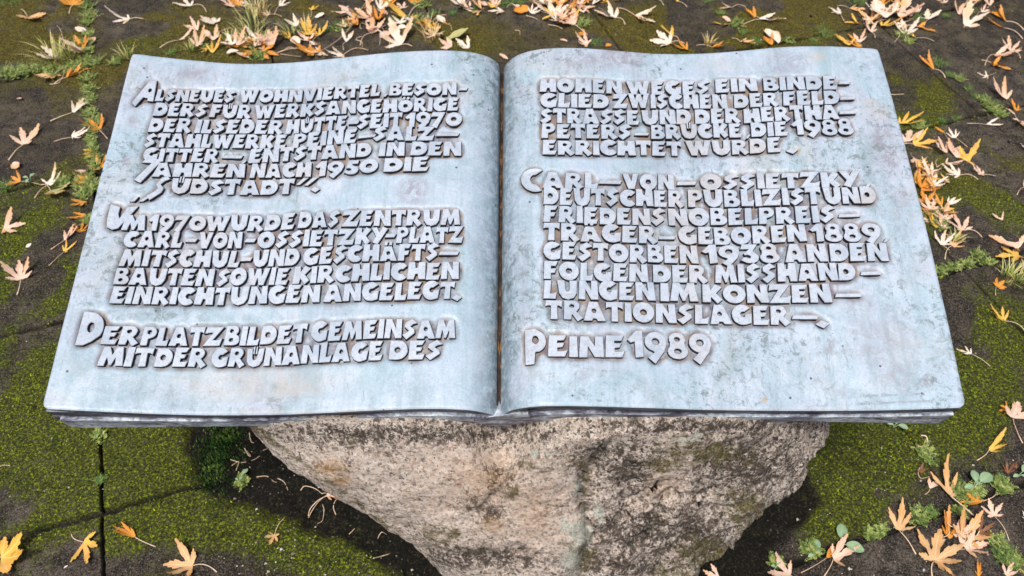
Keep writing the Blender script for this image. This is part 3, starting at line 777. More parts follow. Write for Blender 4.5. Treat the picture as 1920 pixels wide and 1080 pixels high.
def make_page(page, label):
    ns, nt = 360, 330
    s = np.linspace(0, 1, ns); s = s - .10 * np.sin(2 * math.pi * s) / (2 * math.pi) - 0.0
    s = np.where(s < .12, s, s)
    t = np.linspace(0, 1, nt)
    S, T = np.meshgrid(s, t)
    V = T * BL
    X = page.xg(V) + S * (page.xe(V) - page.xg(V))
    # rounded outer corners
    r = .010
    ex = (1 - S) * .6; ev_ = np.minimum(V, BL - V)
    cin = (ex < r) & (ev_ < r)
    sh = np.where(cin, np.sqrt(np.clip((r - ex) ** 2 + (r - ev_) ** 2, 1e-12, None)), 0)
    f = np.where(sh > r, r / np.maximum(sh, 1e-9), 1)
    sx_ = np.sign(page.xe(BL / 2))
    X2 = np.where(f < 1, X - sx_ * ((r - (r - ex) * f) - ex) * 1.0, X)
    V2_ = np.where(f < 1, np.where(V < BL / 2, r - (r - ev_) * f, BL - (r - (r - ev_) * f)), V)
    H = page.H(X, V)
    xa, b1, wide, rim = field(page)
    ix = np.clip(((X - xa) / MRES).astype(int), 0, b1.shape[1] - 1); iy = np.clip((V / MRES).astype(int), 0, b1.shape[0] - 1)
    rec = b1[iy, ix]
    und = (fbm(X, V, 9, 3, 3) - .5) * .0022 + (fbm(X, V, 60, 13, 2) - .5) * .0005
    eb = np.minimum(np.minimum((1 - S) * .6, V), BL - V)
    rnd = -.0018 * (1 - np.clip(eb / .0035, 0, 1)) ** 2
    Ht = H + und * (1 - rec * .5) - rec * RECESS + rec * (fbm(X, V, 90, 33, 3) - .5) * .003 + rnd
    top = bk(X2, V2_, Ht).reshape(-1, 3); bot = bk(X2, V2_, H - SHEET_T - .002).reshape(-1, 3)
    n = len(top)
    qx, qy = to_px(top.reshape(nt, ns, 3))
    bsum = lambda L_: np.clip(sum(a * np.exp(-(((qx - x_) / rx) ** 2 + ((qy - y_) / ry) ** 2) ** 1.5) for x_, y_, rx, ry, a in L_), 0, 1)
    blot = bsum([(775, 355, 28, 28, 1), (368, 138, 38, 12, .8), (318, 121, 12, 4, .7), (236, 302, 9, 9, .9), (250, 228, 14, 12, .7), (1100, 112, 55, 20, .6), (1180, 105, 45, 26, .8), (1470, 118, 60, 26, .6), (1655, 270, 25, 45, .8), (1668, 305, 20, 22, .7), (1690, 400, 25, 45, .5), (1800, 677, 8, 8, 1), (1560, 650, 20, 14, .7), (1650, 640, 70, 45, .45), (1700, 710, 60, 30, .5), (1590, 445, 40, 25, .3), (555, 745, 9, 16, .6), (1590, 740, 12, 10, .6), (1600, 570, 35, 25, .5), (980, 540, 12, 90, .4), (1090, 700, 10, 8, .5)])
    wrm = bsum([(500, 720, 170, 35, .9), (1530, 107, 18, 9, 1), (1640, 208, 30, 16, .9), (1625, 190, 16, 6, .7), (620, 140, 50, 14, .4), (550, 592, 7, 6, 1), (440, 330, 90, 25, .35), (1480, 770, 200, 6, .5), (640, 772, 260, 6, .8), (1000, 690, 20, 20, .3), (1250, 158, 8, 5, 1), (1350, 120, 60, 18, .4)])
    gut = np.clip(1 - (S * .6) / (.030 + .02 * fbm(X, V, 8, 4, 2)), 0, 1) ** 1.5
    flip = page is PL
    fs = grid_faces(nt, ns)
    if flip: fs = fs[:, ::-1]
    faces = fs.tolist() + (fs[:, ::-1] + n).tolist()
    ring = [i for i in range(ns)] + [ns - 1 + ns * j for j in range(1, nt)] + [ns * (nt - 1) + i for i in range(ns - 2, -1, -1)] + [ns * j for j in range(nt - 2, 0, -1)]
    # the rim wall gets vertices of its own so that the dark edge stays sharp
    rv0 = 2 * n; m = len(ring)
    for a in range(m):
        b = (a + 1) % m
        q = (rv0 + a, rv0 + m + a, rv0 + m + b, rv0 + b)
        faces.append(q[::-1] if flip else q)
    verts = np.concatenate([top, bot, top[ring], bot[ring]])
    z = np.zeros
    cat_ = lambda a, e: np.concatenate([a.ravel(), np.zeros(n), np.full(2 * m, e)])
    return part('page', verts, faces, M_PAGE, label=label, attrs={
        'recess': cat_(wide[iy, ix], 0), 'rim': cat_(rim[iy, ix], 0), 'gutter_shade': cat_(gut, 0), 'blot': cat_(blot, 0), 'warmth': cat_(wrm, 0), 'edge': np.concatenate([np.zeros(n), np.full(n, .9), np.full(2 * m, .85)])})
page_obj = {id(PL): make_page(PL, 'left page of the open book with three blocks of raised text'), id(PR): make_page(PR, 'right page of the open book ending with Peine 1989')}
for page, words, pol in line_polys:
    vs, fs, mi = build_line(page, pol)
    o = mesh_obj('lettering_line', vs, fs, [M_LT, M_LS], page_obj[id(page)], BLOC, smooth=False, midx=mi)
    o['label'] = 'raised lettering reading ' + words

# ---- the stack under the pages: thinner sheets and a thick cover on each side
def sheet(name, page, top, bot, inset_far, mat, label=None):
    v0 = {.003: .007, .006: .011, .010: .003}[inset_far]
    tx = np.array([hit_v(px, py, v0) for px, py in top]); bxn = np.array([hit_v(px, py, v0) for px, py in bot])
    xa, xb = tx[0, 0], tx[-1, 0]; ns, nt = 90, 24
    s = np.linspace(0, 1, ns)
    fx = lambda A: pchip(np.abs(A[:, 0] - A[0, 0]), A[:, 1], s * abs(A[-1, 0] - A[0, 0]))
    nT, nB = fx(tx), fx(bxn)
    X1 = xa + s * (xb - xa)
    h0 = page.H(X1, np.zeros(ns))
    t = np.linspace(0, 1, nt)
    S, T = np.meshgrid(s, t)
    V = v0 + T * (BL - inset_far - v0)
    k = (xb - page.xg(0)) / (page.xe(0) - page.xg(0)); k0 = (xa - page.xg(0)) / (page.xe(0) - page.xg(0))
    X = page.xg(V) + (k0 + (k - k0) * S) * (page.xe(V) - page.xg(V))
    H = page.H(X, V)
    wob = (fbm(X, V, 6, 80, 2) - .5) * .001
    nt_ = H + np.minimum(np.interp(S, s, nT - h0), -SHEET_T - .0028) + wob * 0
    nb_ = H * (.35) + h0[None, :] * .65 + np.interp(S, s, nB - h0) + wob if name == 'cover' else H + np.minimum(np.interp(S, s, nB - h0), -SHEET_T - .006)
    nb_ = np.minimum(nb_ + (.0012 if name == 'sheet' else 0), nt_ - .002)
    top_ = bk(X, V, nt_).reshape(-1, 3); bot_ = bk(X, V, nb_).reshape(-1, 3); n = ns * nt
    fs = grid_faces(nt, ns)
    if page is PL: fs = fs[:, ::-1]
    faces = fs.tolist() + (fs[:, ::-1] + n).tolist()
    ring = [i for i in range(ns)] + [ns - 1 + ns * j for j in range(1, nt)] + [ns * (nt - 1) + i for i in range(ns - 2, -1, -1)] + [ns * j for j in range(nt - 2, 0, -1)]
    m = len(ring); verts = np.concatenate([top_, bot_, top_[ring], bot_[ring]])
    for a in range(m):
        b = (a + 1) % m; q = (2 * n + a, 2 * n + m + a, 2 * n + m + b, 2 * n + b)
        faces.append(q[::-1] if page is PL else q)
    return part(name, verts, faces, mat, label=label)
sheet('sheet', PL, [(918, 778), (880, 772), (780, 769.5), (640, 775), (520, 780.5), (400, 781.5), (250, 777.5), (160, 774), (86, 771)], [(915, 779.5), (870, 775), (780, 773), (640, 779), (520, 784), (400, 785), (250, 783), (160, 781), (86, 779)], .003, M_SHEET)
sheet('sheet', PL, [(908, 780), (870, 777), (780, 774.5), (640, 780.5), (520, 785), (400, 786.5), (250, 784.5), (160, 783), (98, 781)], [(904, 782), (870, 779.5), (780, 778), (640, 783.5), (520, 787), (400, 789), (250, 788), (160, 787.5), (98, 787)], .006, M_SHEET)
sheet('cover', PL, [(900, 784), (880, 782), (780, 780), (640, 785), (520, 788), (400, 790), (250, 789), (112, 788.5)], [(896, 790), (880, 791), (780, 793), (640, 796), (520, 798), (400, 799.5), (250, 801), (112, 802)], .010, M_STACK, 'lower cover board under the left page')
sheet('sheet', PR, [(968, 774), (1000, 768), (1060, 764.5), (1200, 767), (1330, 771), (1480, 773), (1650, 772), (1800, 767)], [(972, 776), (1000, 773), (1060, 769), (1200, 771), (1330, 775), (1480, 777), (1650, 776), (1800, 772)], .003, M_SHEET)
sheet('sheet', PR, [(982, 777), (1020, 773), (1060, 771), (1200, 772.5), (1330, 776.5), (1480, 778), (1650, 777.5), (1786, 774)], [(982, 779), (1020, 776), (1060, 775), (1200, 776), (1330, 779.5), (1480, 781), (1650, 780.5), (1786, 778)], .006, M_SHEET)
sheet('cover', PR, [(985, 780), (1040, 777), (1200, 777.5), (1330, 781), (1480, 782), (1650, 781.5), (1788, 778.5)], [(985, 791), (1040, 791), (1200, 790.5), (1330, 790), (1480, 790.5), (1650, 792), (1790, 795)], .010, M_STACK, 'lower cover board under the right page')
# ---- rounded spine bar closing the fold, and the brown strip seen between the pages
sp = [hit_v(px, py, -.002) for px, py in [(888, 788), (905, 784), (925, 781), (945, 778.5), (968, 777), (990, 778), (996, 785), (990, 791), (968, 796), (945, 799), (922, 799), (903, 795), (891, 791)]]
spv, spf = [], []; ns = len(sp); nv = 14
for j in range(nv):
    v = -.002 + (BL - .004) * j / (nv - 1)
    inn = lambda w: min(PL.nh[0] * (1 - w) + PL.fh[0] * w, PR.nh[0] * (1 - w) + PR.fh[0] * w)
    dh = inn(max(v, 0) / BL) - inn(0) - min(.034, max(v, 0) * .8)
    shx = PL.xg(v) - PL.xg(0)
    for (x, n) in sp:
        jit = .0012 * math.sin(31 * x + 7 * j)
        spv.append(bk(x + shx, v, n + dh + jit))
for j in range(nv - 1):
    for k in range(ns):
        k2 = (k + 1) % ns; spf.append((j * ns + k, (j + 1) * ns + k, (j + 1) * ns + k2, j * ns + k2))
spf.append(tuple(range(ns))[::-1][::-1]); spf.append(tuple((nv - 1) * ns + k for k in range(ns))[::-1])
part('spine', spv, spf, M_STACK, smooth=False)
stv, stf = [], []
for j in range(30):
    v = .001 + (BL - .002) * j / 29
    hl, hr = float(np.interp(0, PL.ss, PL.nh) * (1 - v / BL) + np.interp(0, PL.ss, PL.fh) * v / BL), float(np.interp(0, PR.ss, PR.nh) * (1 - v / BL) + np.interp(0, PR.ss, PR.fh) * v / BL)
    xl, xr = PL.xg(v), PR.xg(v); base = min(hl, hr)
    for x, n in ((xl - .002, base - .012), (xl + .0016, base - .003), ((xl + xr) / 2, base - .012), (xr - .0012, base - .003), (xr + .002, base - .012), ((xl + xr) / 2, base - .020)):
        stv.append(bk(x, v, n))
for j in range(29):
    for k in range(6):
        k2 = (k + 1) % 6; stf.append((j * 6 + k, (j + 1) * 6 + k, (j + 1) * 6 + k2, j * 6 + k2))
stf.append((0, 1, 2, 3, 4, 5)); stf.append((179, 178, 177, 176, 175, 174))
part('binding', stv, stf, M_BIND, label='brown stained strip in the fold between the pages')

# ---- small engraved maker's marks at the foot of the right page
def engrave(text, a, b, cap):
    cu = bpy.data.curves.new('engraving', 'FONT'); cu.body = text; cu.size = 1.0; cu.resolution_u = 2
    to = bpy.data.objects.new('engraving', cu); link(to)
    dg = bpy.context.evaluated_depsgraph_get(); dg.update()
    me = bpy.data.meshes.new_from_object(to.evaluated_get(dg))
    bpy.data.objects.remove(to); co = np.array([v.co[:] for v in me.vertices]); fs = [tuple(p.vertices) for p in me.polygons]
    w = co[:, 0].max(); vs = []
    for x, y, _ in co:
        px = a[0] + (b[0] - a[0]) * x / w; py = a[1] + (b[1] - a[1]) * x / w - y / .73 * cap
        X, V = PR.px(px, py, 0); vs.append(bk(X, V, float(PR.H(X, V)) + .0012))
    o = mesh_obj('engraving', vs, fs, M_ENGR, page_obj[id(PR)], BLOC, smooth=False)
    o['label'] = 'small engraved line reading ' + ('maker' if 'Gie' not in text else 'foundry')
engrave('Holger Stowe  Zigann', (1612, 745), (1724, 741), 6.5)
engrave('Gießerei Zimmer Hermannsburg', (1603, 760), (1750, 754), 6.5)

# ------------------------------------------------------------------ boulder
BT = [(-.06, -.10, .22, .50, .84), (.0, -.125, .225, .485, .87), (.06, -.155, .285, .478, .90), (.12, -.19, .345, .478, .94), (.2, -.25, .45, .487, .98), (.3, -.325, .505, .51, 1.0),
      (.4, -.41, .495, .54, 1.0), (.5, -.46, .475, .575, 1.0), (.6, -.44, .44, .62, 1.0), (.7, -.36, .40, .70, .98), (.78, -.2, .25, .76, .95)]
bz_ = [b[0] for b in BT]
CRACKS = [  # (polyline in the photo, half width px, depth m): ledges and cracks in the stone face
 ([(1132, 850), (1110, 880), (1092, 905), (1086, 950), (1098, 985), (1092, 1040), (1080, 1085)], 9, .006),
 ([(1180, 960), (1165, 975), (1158, 1000), (1120, 1012), (1105, 1030)], 5, .011),
 ([(1255, 920), (1215, 940), (1195, 950), (1175, 960)], 4, .008),
 ([(1345, 918), (1320, 936), (1285, 940), (1268, 936), (1240, 962), (1232, 985)], 5, .013),
 ([(1362, 956), (1340, 963), (1300, 963), (1290, 945)], 5, .013),
 ([(1300, 1000), (1268, 1025), (1250, 1045), (1220, 1090)], 5, .009),
 ([(1180, 1090), (1150, 1060), (1190, 1025), (1240, 1000)], 4, .005),
 
 ([(1530, 850), (1515, 880), (1500, 905), (1480, 930)], 4, .008),
 ([(990, 850), (960, 880), (930, 925), (890, 960)], 5, .0035),
 ([(800, 1030), (850, 1038), (930, 1040), (1000, 1030)], 5, .003),
]
NT_, NZ_ = 560, 230
th_ = np.linspace(0, 2 * math.pi, NT_, endpoint=False); zs_ = np.linspace(-.06, .78, NZ_)
TT, ZZ = np.meshgrid(th_, zs_)
xl = pchip(bz_, [b[1] for b in BT], ZZ); xr = pchip(bz_, [b[2] for b in BT], ZZ); yf = pchip(bz_, [b[3] for b in BT], ZZ); yb = pchip(bz_, [b[4] for b in BT], ZZ)
ct, st_ = np.cos(TT), np.sin(TT); e = np.where((ct > 0) & (st_ < 0), 2 / 2.0, 2 / 2.35)
sx_ = np.sign(ct) * np.abs(ct) ** e; sy_ = np.sign(st_) * np.abs(st_) ** e
cy = .70
BXX = (xl + xr) / 2 + (xr - xl) / 2 * sx_
BYY = np.where(sy_ < 0, cy + (cy - yf) * sy_, cy + (yb - cy) * sy_)
BXX = BXX - .02 * np.clip(-sy_, 0, 1) * 0
BP = np.stack([BXX, BYY, ZZ], -1)
def grid_normals(P):
    a = np.roll(P, -1, 1) - np.roll(P, 1, 1); b = np.gradient(P, axis=0)
    n = np.cross(a, b); return n / (np.linalg.norm(n, axis=-1, keepdims=True) + 1e-12)
nrm = grid_normals(BP)
flat = BP.reshape(-1, 3)
d1 = np.array([mnoise.fractal(Vector(p) * 4.2, 1.0, 2.0, 2) for p in flat]).reshape(TT.shape)
d2 = np.array([mnoise.ridged_multi_fractal(Vector(p) * 9.0 + Vector((3, 1, 5)), .9, 2.1, 4, .9, 2.0) for p in flat]).reshape(TT.shape)
d3 = np.array([mnoise.fractal(Vector(p) * 55, .8, 2.0, 4) for p in flat]).reshape(TT.shape)
bpx, bpy_ = to_px(BP)
rightw = sstep(1080, 1130, bpx + 30 * (d1))          # broken, rougher right-hand part
BP = BP + nrm * (d1 * .020 - (d2 - 1.2) * (.004 + .007 * rightw) + d3 * .0030)[..., None]
nrm = grid_normals(BP); bpx, bpy_ = to_px(BP)
disp = np.zeros_like(bpx)
jx = bpx + 7 * (d3); jy = bpy_ + 7 * np.roll(d3, 40, 1)
vis = nrm[..., 1] < .35
crackm = np.zeros_like(bpx)
for pts, w, dep in CRACKS:
    d, s = seg_dist(jx, jy, pts)
    g = np.exp(-(d / (w * 1.1)) ** 2); step_ = np.exp(-(d / (w * 5)) ** 2) * sstep(-1, 1, d * s / (w * .6)) * .5
    disp -= 1.15 * dep * g + 1.3 * dep * step_; crackm = np.maximum(crackm, np.exp(-(d / (w * .9)) ** 2))
disp *= vis; crackm *= vis
# a loose slab breaking away along the lower right edge: dark gap above a shelf
tdeg = np.degrees(np.where(TT > math.pi, TT - 2 * math.pi, TT))
wwin = sstep(-88, -66, tdeg) * (1 - sstep(-6, 10, tdeg))
zc = np.interp(tdeg, [-88, -66, -45, -25, -5, 10], [.05, .085, .125, .17, .225, .25]) + .010 * d1 + .004 * d3
disp += wwin * (.038 * (1 - sstep(-.010, .004, ZZ - zc)) * sstep(-.16, -.05, ZZ - zc) - .040 * np.exp(-((ZZ - zc - .014) / .010) ** 2))
crackm = np.maximum(crackm, wwin * np.exp(-((ZZ - zc - .010) / .008) ** 2))
# hollow on the right of the ridge
disp -= vis * .020 * np.exp(-(((bpx - 1190) / 130) ** 2 + ((bpy_ - 930) / 90) ** 2))
BP = BP + nrm * disp[..., None]
# the top is dressed to carry the book
rel = (BP - BO) @ BN; lim = -.054 + .006 * d1 - .075 * np.exp(-((BP[..., 0] + .013) / .05) ** 2)
over = np.maximum(rel - lim, 0)
BP = BP - over[..., None] * BN
bpx, bpy_ = to_px(BP)
def blob(cx, cy, rx, ry): return np.exp(-(((bpx - cx) / rx) ** 2 + ((bpy_ - cy) / ry) ** 2)) * vis
mossm = np.zeros_like(bpx)
for b in [(1330, 850, 120, 35), (1400, 960, 60, 60), (1330, 1040, 90, 40), (1100, 900, 14, 60), (985, 870, 22, 14), (830, 1000, 50, 25), (1440, 1000, 40, 30), (1090, 1040, 40, 40), (960, 925, 25, 20), (1250, 870, 60, 22), (1090, 870, 25, 18), (660, 830, 25, 8), (1270, 1070, 60, 30), (470, 800, 20, 10)]:
    mossm = np.maximum(mossm, blob(*b))
dm, _ = seg_dist(bpx, bpy_, [(465, 795), (520, 835), (600, 890), (660, 935), (740, 1000), (805, 1085)])
mossm = np.maximum(mossm, .8 * np.exp(-(dm / 9) ** 2) * vis)
mossm = np.maximum(mossm, .5 * crackm)
lich = np.zeros_like(bpx)
for b in [(1000, 852, 16, 12), (1028, 850, 10, 8), (1082, 915, 14, 28), (1090, 1000, 30, 40), (1075, 1050, 28, 40), (1280, 825, 25, 8), (1310, 815, 20, 8), (1120, 960, 18, 30), (1060, 985, 20, 20)]:
    lich = np.maximum(lich, blob(*b))
brown = np.zeros_like(bpx)  # dark weathering spots, plus wide bands painting the book's shadow under its edge
for b in [(935, 905, 38, 30), (880, 945, 30, 22), (1180, 880, 70, 45), (1200, 990, 110, 60), (930, 1045, 110, 25), (760, 815, 300, 22), (1330, 800, 200, 16), (920, 960, 40, 25), (1160, 1060, 100, 40), (860, 1050, 70, 22), (1400, 870, 110, 70), (1150, 850, 70, 20), (1300, 1000, 100, 60)]:
    brown = np.maximum(brown, blob(*b))
rust = np.maximum(blob(618, 878, 28, 14), blob(640, 900, 20, 12)) ; rust = np.maximum.reduce([rust, .6 * blob(925, 985, 30, 15), .45 * blob(905, 900, 60, 40), .4 * blob(1000, 960, 40, 50), .4 * blob(1240, 915, 30, 18)])
pinkm = np.maximum.reduce([blob(900, 930, 200, 70), blob(1000, 1000, 120, 60), blob(1250, 905, 40, 30), blob(1215, 945, 30, 20), blob(860, 870, 160, 50), .5 * blob(640, 860, 90, 50)])
def mat_rock():
    k = NT('granite_boulder')
    big = k.noise(6, 6, .7, .4)
    c = k.ramp(big, [(.38, (.44, .35, .26)), (.50, (.64, .53, .43)), (.62, (.76, .66, .56))])
    pk = k.attr('pink'); br = k.attr('brown')
    c = k.mix(k.math('MULTIPLY', pk, .95), c, (.92, .70, .55))
    g1 = k.noise(150, 6, .82); g2 = k.noise(330, 4, .8); g3 = k.noise(62, 7, .82)
    c = k.mix(k.ramp(g2, [(.49, 0.0), (.57, .85)]), c, (.84, .77, .70))
    # crystals with clear borders
    cell = k.voro(240, out='Color'); sepc = k.n('ShaderNodeSeparateColor'); k.l(cell, sepc.inputs[0])
    c = k.mix(k.ramp(sepc.outputs[0], [(.0, .0), (.55, 0.0), (.60, .8)], 'CONSTANT'), c, (.92, .81, .71))
    c = k.mix(k.ramp(sepc.outputs[1], [(.0, .0), (.76, 0.0), (.80, .6)], 'CONSTANT'), c, (.44, .32, .25))
    c = k.mix(k.math('MULTIPLY', k.ramp(sepc.outputs[2], [(.0, .0), (.86, 0.0), (.89, .85)], 'CONSTANT'), k.math('SUBTRACT', 1.0, k.math('MULTIPLY', pk, .85), clamp=True)), c, (.07, .055, .045))
    # dark grains, denser on dark weathering and in the painted shadow below the book
    gg = k.math('ADD', k.math('SUBTRACT', g1, k.math('MULTIPLY', br, .09)), k.math('MULTIPLY', pk, .035))
    c = k.mix(k.ramp(gg, [(.36, .97), (.425, 0.0)]), c, (.030, .025, .020))
    gh = k.math('ADD', k.math('SUBTRACT', g2, k.math('MULTIPLY', br, .06)), k.math('MULTIPLY', pk, .02))
    c = k.mix(k.ramp(gh, [(.36, .95), (.43, 0.0)]), c, (.050, .040, .032))
    gi = k.math('SUBTRACT', g3, k.math('MULTIPLY', br, .10))
    c = k.mix(k.ramp(gi, [(.37, .9), (.45, 0.0)]), c, (.075, .058, .044))
    sp = k.voro(75)
    c = k.mix(k.ramp(k.math('ADD', sp, k.math('MULTIPLY', k.noise(120, 3), .12)), [(.13, .95), (.16, 0.0)]), c, (.020, .022, .013))
    ru = k.attr('rust')
    c = k.mix(k.math('MULTIPLY', ru, k.ramp(g1, [(.42, .2), (.56, 1.0)])), c, (.52, .27, .06))
    m = k.attr('moss'); mn_ = k.noise(55, 7, .84)
    mf = k.ramp(k.math('ADD', k.math('MULTIPLY', m, .40), k.math('MULTIPLY', k.math('SUBTRACT', mn_, .5), 1.6)), [(.20, 0.0), (.40, .85)])
    mc = k.mix(k.ramp(g2, [(.42, 0.0), (.56, 1.0)]), (.030, .028, .008), (.20, .165, .040))
    c = k.mix(mf, c, mc)
    li = k.attr('lichen')
    lf = k.ramp(k.math('ADD', k.math('MULTIPLY', li, .45), k.math('MULTIPLY', k.math('SUBTRACT', k.noise(70, 7, .84), .5), 1.6)), [(.26, 0.0), (.36, .92)])
    c = k.mix(lf, c, k.mix(k.ramp(g2, [(.44, 0.0), (.54, 1.0)]), (.42, .44, .34), (.80, .81, .72)))
    c = k.mix(k.math('MULTIPLY', k.attr('crack'), k.ramp(g1, [(.42, .9), (.60, .3)])), c, (.04, .034, .024))
    h = k.math('ADD', g1, k.math('ADD', k.math('MULTIPLY', g2, .5), k.math('ADD', g3, k.math('MULTIPLY', sepc.outputs[0], .25))))
    return k.finish(c, .85, k.bump(h, 1.0, .005), .3)
n = NT_ * NZ_
ii_ = np.arange(NZ_ - 1)[:, None] * NT_; kk = np.arange(NT_)[None, :]
rf = np.stack([ii_ + kk, ii_ + (kk + 1) % NT_, ii_ + NT_ + (kk + 1) % NT_, ii_ + NT_ + kk], -1).reshape(-1, 4).tolist()
rf.append(list(range((NZ_ - 1) * NT_, NZ_ * NT_)))
rock = mesh_obj('boulder', BP.reshape(-1, 3), rf, mat_rock(), None, (.05, .7, 0), attrs={'moss': mossm, 'lichen': lich, 'brown': brown, 'rust': rust, 'crack': crackm, 'pink': pinkm})
tag(rock, 'rough pinkish granite boulder with moss and lichen carrying the bronze book', 'boulder')

# ------------------------------------------------------------------ fallen maple leaves
def leaf_mat(name, base, edge, vein, spots=.25, warm=(.72, .40, .14)):
    k = NT(name)
    v = k.attr('vein'); e_ = k.attr('tip')
    n = k.noise(38, 4, .6)
    c = k.mix(k.ramp(n, [(.35, 0.0), (.68, .8)]), base, edge)
    c = k.mix(k.math('MULTIPLY', e_, k.ramp(k.noise(24, 3, .6), [(.3, .25), (.65, .9)])), c, edge)
    c = k.mix(k.ramp(v, [(.86, 0.0), (.97, .7)]), c, vein)
    w = k.n('ShaderNodeTexWave', wave_type='BANDS'); w.inputs['Scale'].default_value = 75; w.inputs['Distortion'].default_value = 6; w.inputs['Detail'].default_value = 2
    k.l(k.tc.outputs['Object'], w.inputs['Vector'])
    c = k.mix(k.ramp(w.outputs['Fac'], [(.0, .08), (.22, 0.0)]), c, vein)
    c = k.mix(k.ramp(k.noise(17, 3, .6), [(.50, 0.0), (.62, .55)]), c, warm)
    s = k.noise(140, 3, .7)
    c = k.mix(k.ramp(s, [(.64, 0.0), (.74, spots)]), c, (.16, .07, .03))
    m = k.finish(c, .55, k.bump(k.math('ADD', k.math('MULTIPLY', w.outputs['Fac'], .3), n), .4, .0015), .35)
    # thin leaf: some light passes through
    tr = k.n('ShaderNodeBsdfTranslucent'); k.l(c, tr.inputs['Color'])
    mx = k.n('ShaderNodeMixShader'); mx.inputs[0].default_value = .18
    out = k.t.nodes['Material Output']
    k.l(k.b.outputs[0], mx.inputs[1]); k.l(tr.outputs[0], mx.inputs[2]); k.l(mx.outputs[0], out.inputs['Surface'])
    return m
LM = {
 'w': (leaf_mat('cream_leaf', (.88, .80, .70), (.82, .62, .44), (.88, .82, .72), .15), 'cream'),
 'p': (leaf_mat('pinkish_leaf', (.84, .63, .50), (.74, .43, .27), (.88, .76, .64)), 'pinkish'),
 't': (leaf_mat('tan_leaf', (.78, .52, .28), (.68, .35, .12), (.86, .70, .46)), 'tan'),
 'y': (leaf_mat('yellow_leaf', (.84, .56, .10), (.72, .34, .04), (.88, .72, .32)), 'yellow'),
 'o': (leaf_mat('orange_leaf', (.78, .34, .04), (.54, .17, .02), (.82, .54, .18)), 'orange'),
 'b': (leaf_mat('brown_leaf', (.26, .11, .05), (.15, .06, .03), (.40, .24, .14)), 'brown'),
 'g': (leaf_mat('green_leaf', (.44, .48, .20), (.50, .42, .16), (.62, .62, .36)), 'pale green'),
}
ks = NT('leaf_stalk'); M_STALK = ks.finish(ks.ramp(ks.noise(60, 3), [(.3, (.62, .36, .22)), (.6, (.76, .60, .42))]), .5)
def maple_blade(L, kind, rg):
    """blade lying in XY, stalk end at the origin, middle lobe along +X"""
    wf = {'m': .84, 'n': .55, 'b': 1.3, 'c': .85, 'f': .72}[kind]
    spread = {'m': 1.0, 'n': .72, 'b': 1.0, 'c': .85, 'f': .55}[kind]
    lobes = [(0, 1.0), (44, .84), (-44, .84), (92, .50), (-92, .50)]
    lobes = [(math.radians(a * spread + rg.uniform(-6, 6)), l * rg.uniform(.85, 1.1) * (1 if a == 0 else {'n': .88, 'b': 1.0}.get(kind, 1))) for a, l in lobes]
    lobes[0] = (lobes[0][0] * .4, 1.0)
    lobes = [q for i, q in enumerate(lobes) if i == 0 or rg.random() > (.16 if i < 3 else .38)]
    if len(lobes) < 2: lobes.append((math.radians(40), .8))
    lobes.sort()
    nl = len(lobes)
    vs = [(0, 0, 0)]; vein = [1.0]; tip = [0.0]; fs = []
    sin = []
    for i in range(nl + 1):
        if i == 0: a = lobes[0][0] - .55; r = .10
        elif i == nl: a = lobes[-1][0] + .55; r = .10
        else:
            a = (lobes[i - 1][0] + lobes[i][0]) / 2; r = .30 * rg.uniform(.85, 1.15) * (1 if kind != 'b' else 1.5) * min(lobes[i - 1][1], lobes[i][1]) ** .5
        vs.append((r * math.cos(a), r * math.sin(a), 0)); vein.append(0.0); tip.append(.1); sin.append(len(vs) - 1)
    T = [.40, .50, .58, .66, .74, .83, .91, 1.0]; Wd = [.115, .15, .18, .125, .135, .07, .055, 0]
    lcurl = [rg.uniform(-.2, .8) for _ in lobes]
    for li, (a, l) in enumerate(lobes):
        ca, sa = math.cos(a), math.sin(a)
        rows = []
        bend = rg.uniform(-.12, .12)
        for t, w in zip(T, Wd):
            r = t * l; hw = w * wf * l ** .6 * rg.uniform(.85, 1.15)
            cx = r; cyy = bend * (t - .4) ** 2 * l * 2
            row = []
            for sgn_ in (1, 0, -1):
                if w == 0 and sgn_ != 0: continue
                fwd = .07 * l if t in (.58, .74, .91) and sgn_ else 0      # teeth lean towards the tip
                x = cx + fwd; y = cyy + sgn_ * hw
                z = lcurl[li] * t * t * l * .55
                vs.append((x * ca - y * sa, x * sa + y * ca, z)); vein.append(1.0 if sgn_ == 0 else 0.0); tip.append(t * t * (.6 if sgn_ == 0 else 1))
                row.append(len(vs) - 1)
            rows.append(row)
        left, mid, right = rows[0]
        fs += [(0, sin[li], right), (0, right, mid), (0, mid, left), (0, left, sin[li + 1])]
        for r0, r1 in zip(rows[:-1], rows[1:]):
            if len(r1) == 1: fs += [(r0[0], r0[1], r1[0]), (r0[1], r0[2], r1[0])]
            else: fs += [(r0[0], r0[1], r1[1], r1[0]), (r0[1], r0[2], r1[2], r1[1])]
    return np.array(vs), [f[::-1] for f in fs], vein, tip
def oval_blade(L, rg):
    vs, vein, tip, fs = [], [], [], []
    T = np.linspace(0, 1, 10)
    for t in T:
        w = .30 * math.sin(math.pi * min(.98, t * .93 + .05)) ** .7
        for s in (1, .5, 0, -.5, -1): vs.append((t, s * w, .06 * abs(s))); vein.append(1.0 if s == 0 else 0.0); tip.append(t * t * abs(s))
    for i in range(9):
        for k in range(4): a = i * 5 + k; fs.append((a, a + 1, a + 6, a + 5)[::-1])
    return np.array(vs), fs, vein, tip
